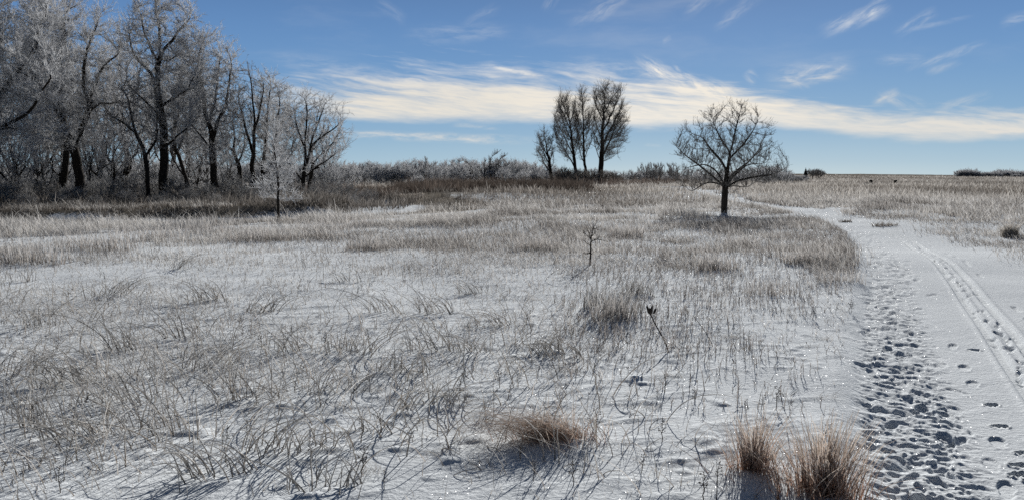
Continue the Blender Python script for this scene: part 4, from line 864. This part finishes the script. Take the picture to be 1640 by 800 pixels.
# ------------------------------------------------------------------ foreground plants
def foreground():
    def tuft(name, label, px, py, nb, h, w, lean_az, lean_sd, lean, droop, c0, c1, spread=.06, segs=8, group=None, cat='grass tuft', seed=1, kink=0.01, hv=4):
        r = np.random.default_rng(seed); X, Y, Z = pix_ground(px, py)
        b = np.stack([np.clip(r.normal(0, spread, nb), -1.5 * spread, 1.5 * spread), np.clip(r.normal(0, spread, nb) * .7, -spread, spread), np.full(nb, -.03)], 1)
        hh = h * r.gamma(hv * 4, 1 / (hv * 4), nb); az = r.normal(lean_az, lean_sd, nb)
        A = Acc(); A.add((blade_tubes if name == 'grass_tuft' else blades)(b, hh, az, r.uniform(lean * .2, lean * 1.5, nb), r.uniform(droop * .2, droop * 1.4, nb), r.uniform(.6, 1.3, nb) * w, cols(nb, c0, .3, r), cols(nb, c1, .2, r), segs, r=r, kink=kink))
        o = A.obj(name, M_BLADE); o.location = (X, Y, Z); tag(o, label, cat, group); return o
    PI = math.pi
    c0, c1 = (0.22, 0.125, 0.085), (0.55, 0.48, 0.42)
    # centre tuft swept to the left
    X, Y, Z = pix_ground(895, 704)
    r = np.random.default_rng(3); A = Acc(); nb = 780
    b = np.stack([r.normal(0, .12, nb), r.normal(0, .07, nb), np.full(nb, -.02)], 1)
    sw = r.uniform(0, 1, nb) < .66
    az = np.where(sw, r.normal(PI * .97, .34, nb), r.uniform(0, 6.28, nb)); hh = np.where(sw, r.uniform(.14, .36, nb), r.uniform(.08, .32, nb))
    A.add(blades(b, hh, az, np.where(sw, r.uniform(.8, 2.9, nb), r.uniform(.05, .9, nb)), np.where(sw, r.uniform(.4, .95, nb), r.uniform(0, .6, nb)), r.uniform(.003, .0055, nb), cols(nb, (0.22, 0.11, 0.07), .3, r), cols(nb, (0.52, 0.46, 0.40), .25, r), 8, r=r))
    o = A.obj('grass_clump', M_BLADE); o.location = (X, Y, Z); tag(o, 'rusty brown grass clump in the foreground with its blades swept to the left', 'grass clump')
    def upright(px, py, nb, h, spr, seed, label):
        X, Y, Z = pix_ground(px, py); r = np.random.default_rng(seed); A = Acc()
        an = r.uniform(0, 6.28, nb); rad = np.abs(r.normal(0, spr, nb))
        b = np.stack([np.cos(an) * rad, np.sin(an) * rad * .8, np.full(nb, -.03)], 1); hh = h * r.uniform(.55, 1.1, nb)
        A.add(blades(b, hh, an + r.normal(0, .9, nb), .05 + rad / spr * .16 + r.gamma(1.5, .09, nb), r.gamma(1.3, .09, nb).clip(0, .6), r.uniform(.0042, .0085, nb), cols(nb, RUST, .35, r), cols(nb, (0.52, 0.46, 0.40), .25, r), 5, r=r, kink=.006))
        nb3 = nb // 2; bk = np.stack([r.normal(0, spr * 1.3, nb3), r.normal(0, spr, nb3), np.full(nb3, -.01)], 1)    # snapped stems and matted base
        A.add(blades(bk, h * r.uniform(.15, .55, nb3), r.uniform(0, 6.28, nb3), r.uniform(.3, 2.2, nb3), r.uniform(0, .8, nb3), r.uniform(.003, .006, nb3), cols(nb3, (.16, .085, .055), .35, r), cols(nb3, (.42, .33, .27), .3, r), 5, r=r, kink=.05))
        nb2 = nb // 2; b = b[:nb2].copy()                  # curled thin tips
        A.add(blades(b, h * r.uniform(.7, 1.12, nb2), r.uniform(0, 6.28, nb2), r.uniform(.3, 1.1, nb2), r.uniform(.1, .5, nb2), np.full(nb2, .0028), cols(nb2, RUST, .3, r), cols(nb2, (0.62, 0.60, 0.58), .2, r), 8, r=r))
        o = A.obj('grass_clump', M_BLADE); o.location = (X, Y, Z); tag(o, label, 'grass clump')
        MOUNDS.append((X, Y, .22, .02))
    upright(1206, 755, 230, .38, .065, 11, 'smaller upright reddish grass clump left of the big one beside the path')
    upright(1318, 792, 400, .45, .11, 12, 'big upright reddish grass clump with frosted tips nearest the trampled path')
    MOUNDS.append((pix_ground(895, 704)[0], pix_ground(895, 704)[1], .25, .02))
    # arching frosted tufts spread through the snow
    marks = [((1040, 540), 'tuft of frosted grass nearest the leaning stalk with seed pods'), ((800, 690), 'arching frosted tuft nearest the swept brown grass clump'), ((138, 645), 'arching frosted tuft nearest the black shrivelled seed head'), ((0, 440), 'arching frosted tuft farthest up at the left edge of the photo'),
             ((780, 460), 'farthest arching tuft toward the little black shrub'), ((350, 800), 'arching frosted tuft closest to the bottom edge at lower left'), ((520, 800), 'short arching tuft by itself at the bottom edge left of centre'), ((0, 610), 'arching frosted tuft cut by the left edge of the photo'), ((560, 440), 'farthest arching tuft in the middle left of the snow')]
    spots = [(200, 560, .42), (330, 590, .38), (120, 610, .40), (400, 640, .40), (250, 690, .42), (480, 720, .34), (60, 680, .38), (620, 500, .36), (700, 500, .34), (760, 560, .34), (690, 560, .32), (860, 560, .30), (560, 560, .33),
             (340, 480, .36), (180, 470, .36), (420, 500, .3), (60, 520, .36), (620, 690, .26), (540, 620, .32), (350, 760, .32), (20, 600, .36), (800, 520, .30), (900, 570, .24), (960, 490, .30), (1000, 500, .30), (980, 505, .26),
             (130, 700, .3), (520, 780, .22), (700, 640, .22), (280, 430, .34), (560, 450, .28), (760, 470, .26), (1020, 470, .26), (30, 450, .35), (470, 560, .34), (300, 540, .42), (640, 590, .30), (420, 720, .34), (200, 640, .40)]
    TU = []
    for i, (px, py, h) in enumerate(spots):
        la = PI * (.92 + rng.normal(0, .10)) if rng.uniform() < .45 else rng.uniform(0, 6.28)
        if 940 < px: la, dr, nb, ln = rng.uniform(0, 6.28), .1, 70, .35
        else: dr, nb, ln = .5, int(rng.integers(16, 34)), 1.1
        tuft('grass_tuft', 'loose tuft of thin arching frosted grass in the open snow', px, py, nb, h * .95, .0085, la, .55, ln, dr, (.30, .27, .24), (.80, .79, .77), spread=.13, group='arching frosted tufts in the foreground snow', seed=200 + i, kink=.012)
        TU.append((px, py, bpy.context.scene.collection.objects[-1]))
    for (mx_, my_), lb in marks:
        q_ = min(range(len(TU)), key=lambda i_: (TU[i_][0] - mx_) ** 2 + (TU[i_][1] - my_) ** 2); TU.pop(q_)[2]['label'] = lb
    # small low clumps
    for i in range(46):
        px, py = rng.uniform(560, 1390), rng.uniform(420, 780)
        if 1150 < px < 1390 and py > 640: continue
        tuft('small_tuft', 'low flattened tuft of thin dry grass lying on the snow', px, py, int(rng.integers(25, 60)), rng.uniform(.06, .12), .0028, PI * (1 + rng.normal(0, .5)), 1.0, 1.6, .6, (.15, .12, .095), (.52, .50, .47), spread=.05, segs=5, group='low flattened tufts', seed=400 + i)
    # dark flower stalks
    def tube_chain(pts, r0, r1, k=5):
        P = np.array(pts, float); T = norm(np.diff(P, axis=0)); Rr = np.linspace(r0, r1, len(P))
        T0 = np.concatenate([T[:1], T[:-1]]); return tubes(P[:-1], P[1:], Rr[:-1], Rr[1:], T0, T, k)
    def merge(L_):
        V, Fc, n = [], [], 0
        for v, f in L_: V.append(v); Fc.append(f + n); n += len(v)
        return np.concatenate(V), np.concatenate(Fc)
    def spindle(c, d, ln, rd, k=6, seg=5):
        c = np.array(c, float); d = norm(np.array(d, float)); t = np.linspace(0, 1, seg + 1); P = c + np.outer(t, d) * ln
        Rr = rd * np.sin(np.clip(t, .02, .98) * PI) ** .7; T = np.repeat(d[None], seg, 0); return tubes(P[:-1], P[1:], Rr[:-1], Rr[1:], T, T, k)
    # milkweed with its open pods
    X, Y, Z = pix_ground(1071, 563); k = Y / F
    root = empty('milkweed_stalk', (X, Y, Z)); tag(root, 'leaning dark stalk topped by split pointed seed pods, alone on the open snow', 'dry plant')
    v, f = tube_chain([(0.01, 0, -.03), (-6 * k, 0, 16 * k), (-16 * k, .0, 34 * k), (-25 * k, 0, 50 * k), (-30 * k, 0, 62 * k)], .0075, .0050); mesh_np('stem', v, f, M_POD, 4, root)
    for (dx, dz, a, ln) in [(-33, 62, -.22, 19), (-29, 62, .05, 17), (-26, 62, .42, 13), (-31, 60, -.05, 15)]:
        v, f = spindle((dx * k, 0, dz * k), (math.sin(a), .1, math.cos(a)), ln * k * .85, 2.3 * k, 6); mesh_np('seed_pod', v, f, M_POD, 4, root, True)
    # bare leaning stem
    X, Y, Z = pix_ground(1143, 554); k = Y / F
    v, f = tube_chain([(0, 0, -.02), (-8 * k, 0, 14 * k), (-20 * k, 0, 33 * k), (-35 * k, 0, 51 * k)], .004, .002); o = mesh_np('leaning_twig', v, f, M_POD); o.location = (X, Y, Z); tag(o, 'single thin bare stem leaning left, right of the stalk with seed pods', 'dry plant')
    # thin upright stems
    for (px, py, h, lb) in [(1104, 628, .30, 'tall hair thin straight stem standing between the seed pod stalk and the reddish clumps'), (790, 672, .27, 'tall thin straight stem left of the swept grass clump'), (1147, 800, .2, 'thin dark seed spike at the lower edge left of the reddish clumps'), (632, 600, .3, 'straight thin stem in the snow gap left of centre')]:
        X, Y, Z = pix_ground(px, py); v, f = tube_chain([(0, 0, -.02), (.004, 0, h * .5), (-.002, 0, h)], .0026, .0013); o = mesh_np('thin_stem', v, f, M_POD if px != 790 else M_TWIG); o.location = (X, Y, Z); tag(o, lb, 'dry plant')
    # dark leafless little shrub in mid field
    X, Y, Z = pix_ground(945, 424); k = Y / F
    tree('small_shrub', 'tiny black crooked shrub standing alone in the middle of the frosted field', 'shrub', (X, Y, Z), [(0, 0, 48 * k, 18 * k, 16 * k, 22 * k), (-8 * k, 0, 18 * k, 18 * k, 10 * k, 8 * k), (10 * k, 0, 40 * k, 22 * k, 8 * k, 6 * k)],
         [(0, 0, -.03), (0.02, 0, 8 * k), (.0, 0, 20 * k), (0.01, 0, 34 * k)], natt=60, step=.05, kill=.08, tip=.005, base_r=.017, pw=1.9, seed=101, jit=.3, wig=.05, thick=.009, twn=1, twl=.12, twr=.005, twsub=1, mat_t=M_POD, mat_b=M_POD, minz=.08, twsel=.009)
    # weed stalks: dark stems with knobby side shoots
    protos = []
    for q in range(4):
        r = np.random.default_rng(500 + q); root = empty('weed_stalk', (0, 0, 0)); h = .15
        pts = [(0, 0, -.02)] + [(r.normal(0, .004), r.normal(0, .004), h * (i + 1) / 6) for i in range(6)]
        v, f = tube_chain(pts, .003, .0016); mesh_np('stem', v, f, M_POD, 4, root)
        L_ = []
        for i in range(16):
            z = h * r.uniform(.3, 1.0); a = r.uniform(0, 6.28); ln = r.uniform(.008, .024)
            L_.append(tube_chain([(0, 0, z), (math.cos(a) * ln, math.sin(a) * ln, z + ln * r.uniform(0, 1))], .0016, .001, 3)); L_.append(spindle((math.cos(a) * ln, math.sin(a) * ln, z + ln * .5), (math.cos(a), math.sin(a), .8), .012, .0032, 4, 3))
        v, f = merge(L_); mesh_np('seed_heads', v, f, M_POD, 4, root)
        tag(root, 'dark dried weed stalk with knobbly seed heads sticking out of the snow', 'dry plant', 'dark dried weed stalks in the snow'); protos.append(root)
    WLB = {0: 'knobbly dark weed stalk right behind the swept brown grass clump', 1: 'dark weed stalk between the swept clump and the tall hair thin stem', 2: 'dark weed stalk just right of the tall hair thin stem', 3: 'dark weed stalk in front and right of the swept brown grass clump', 9: 'dark weed stalk poking up behind the smaller reddish clump', 11: 'dark weed stalk at the bottom edge, left of the reddish clumps'}
    wl = [(907, 628), (1052, 645), (1112, 645), (1026, 757), (1060, 706), (852, 700), (745, 620), (735, 640), (790, 640), (1196, 665), (1243, 655), (1128, 800), (800, 620), (46, 575), (92, 560), (60, 600), (100, 620), (830, 620), (655, 665), (690, 560), (520, 560), (1005, 560)]
    for i in range(60): wl.append((rng.uniform(20, 1380), rng.uniform(470, 790)))
    for i, (px, py) in enumerate(wl):
        X, Y, Z = pix_ground(px, py); s = rng.uniform(.5, 1.15)
        if i < 4: o = protos[i]; o.location = (X, Y, Z); o.scale = (s,) * 3
        else: o = copy_thing(protos[i % 4], (X, Y, Z), rng.uniform(0, 6.28), s)
        o.rotation_euler = (rng.normal(0, .12), rng.normal(0, .12), rng.uniform(0, 6.28))
        if i in WLB: o['label'] = WLB[i]
    # small black plant at lower left
    X, Y, Z = pix_ground(138, 645); k = Y / F; r = np.random.default_rng(9); L_ = []
    for i in range(11):
        z = .008 + i * .0065; L_.append(spindle((i * .0028 + r.normal(0, .004), r.normal(0, .004), z), r.normal(0, 1, 3) + [0, 0, .8], .022, .008, 5, 3))
    v, f = merge(L_); o = mesh_np('seed_head', v, f, M_BLACK, 4, None, True); o.location = (X, Y, Z); tag(o, 'black shrivelled seed head standing in the snow among the grass at lower left', 'dry plant')
    # round straw tuft at right of path
    tuft('round_tuft', 'round bushy straw coloured tuft right of the path near the photo edge', 1617, 380, 420, .40, .014, 0, 3, .5, .2, (.22, .19, .15), (.52, .49, .45), spread=.12, segs=4, seed=600)
    tuft('dark_tuft', 'low dark tuft on the right edge of the path where it narrows', 1354, 356, 160, .15, .014, 0, 3, .9, .3, (.08, .07, .06), (.30, .28, .26), spread=.13, segs=3, seed=601)
    tuft('dark_tuft', 'low pale edged dark tuft just below the bend of the path', 1418, 362, 160, .18, .018, 0, 3, .9, .3, (.09, .07, .06), (.35, .33, .3), spread=.25, segs=3, seed=602)
    # broom-like mid tufts
    stands = [(985, 512, .34, .16, 'bushy upright stand of frosted stalks just left of the seed pod stalk'), (1190, 395, .30, .25, 'low bushy stand of stalks on the snow below the lone oak'),
        (1000, 380, .45, .3, 'stand of stalks just right of the little black shrub'), (1075, 345, .6, .35, 'taller stand of stalks left of the oak trunk'), (860, 400, .35, .3, 'stand of stalks left of the little black shrub'),
        (1290, 420, .3, .25, 'stand of stalks on the slope between the oak and the trampled path'), (1345, 450, .25, .2, 'small stand of stalks tight against the left edge of the trampled path'), (590, 400, .35, .3, 'stand of stalks on the open snow, alone in the centre left meadow'),
        (700, 360, .5, .4, 'wide stand of stalks below the dark brush band'), (1230, 470, .25, .2, 'small low stand of stalks among the dark stubble above the reddish clumps'), (1150, 430, .28, .2, 'short stand of stalks right above the bare leaning stem'),
        (60, 420, .4, .4, 'pale stand of grass stalks nearest the left edge below the creek'), (160, 400, .5, .5, 'pale stand of stalks second from the left edge below the creek'), (250, 385, .5, .6, 'pale stand of stalks below the small forking tree'),
        (330, 375, .6, .6, 'pale stand of stalks left of the frosted sapling'), (420, 385, .5, .5, 'pale stand of stalks right at the foot of the frosted sapling'), (520, 370, .5, .5, 'pale stand of stalks right of the frosted sapling'), (600, 362, .4, .5, 'pale stand of stalks at the right end of the row below the creek')]
    for i, (px, py, h, s, lb) in enumerate(stands):
        tuft('stalk_stand', lb, px, py, 220, h * .85, .005 + .007 * (py < 440), 0, 3, .35, .1, (.20, .17, .145), (.60, .58, .56), spread=s, segs=4, group='bushy stands of stalks in the meadow', seed=700 + i)
    # markers on the far field
    def box(name, c, s, mat, parent, bev=.04):
        x, y, z = s; import bmesh
        bm = bmesh.new(); bmesh.ops.create_cube(bm, size=1); bmesh.ops.scale(bm, vec=s, verts=bm.verts); bmesh.ops.bevel(bm, geom=list(bm.edges), offset=bev, segments=2, affect='EDGES'); bmesh.ops.translate(bm, vec=c, verts=bm.verts)
        me = bpy.data.meshes.new(name); bm.to_mesh(me); bm.free(); me.materials.append(mat); o = bpy.data.objects.new(name, me); COL.objects.link(o); o.parent = parent; return o
    for (px, D, zt, lb) in [(1434.5, 150, -6, 'small dark box on a thin post, right of the two other dark shapes'), (1395, 155, -5.5, 'small dark box on a post just right of the low dark box')]:
        lx = spot(px, D); zc = EYE + zt * D / F - lx[2]; root = empty('post_box', lx); tag(root, lb, 'post box')
        box('box', (0, 0, zc), (.52, .35, .62), M_BLACK, root, .05)
        v, f = tube_chain([(0, 0, 0), (0, 0, zc - .2)], .05, .045); mesh_np('post', v, f, M_POST, 4, root)
    lx = spot(1387.5, 150); root = empty('low_box', lx); tag(root, 'low wide dark box lying in the far field left of the post boxes', 'box'); zc = EYE - 9 * 150 / F - lx[2]
    box('body', (0, 0, zc - .15), (1.1, .6, .62), M_BLACK, root, .14); box('foot', (-.35, 0, (zc - .45) / 2), (.12, .3, max(.1, zc - .45)), M_POST, root, .01); box('foot', (.35, 0, (zc - .45) / 2), (.12, .3, max(.1, zc - .45)), M_POST, root, .01)

if not SKY_ONLY:
    import time as _t; _a = _t.time()
    build_trees(); print('TREES', _t.time() - _a)
    foreground(); print('FG', _t.time() - _a)
    build_grass(); print('GRASS', _t.time() - _a)
    build_ground(); print('GROUND', _t.time() - _a)
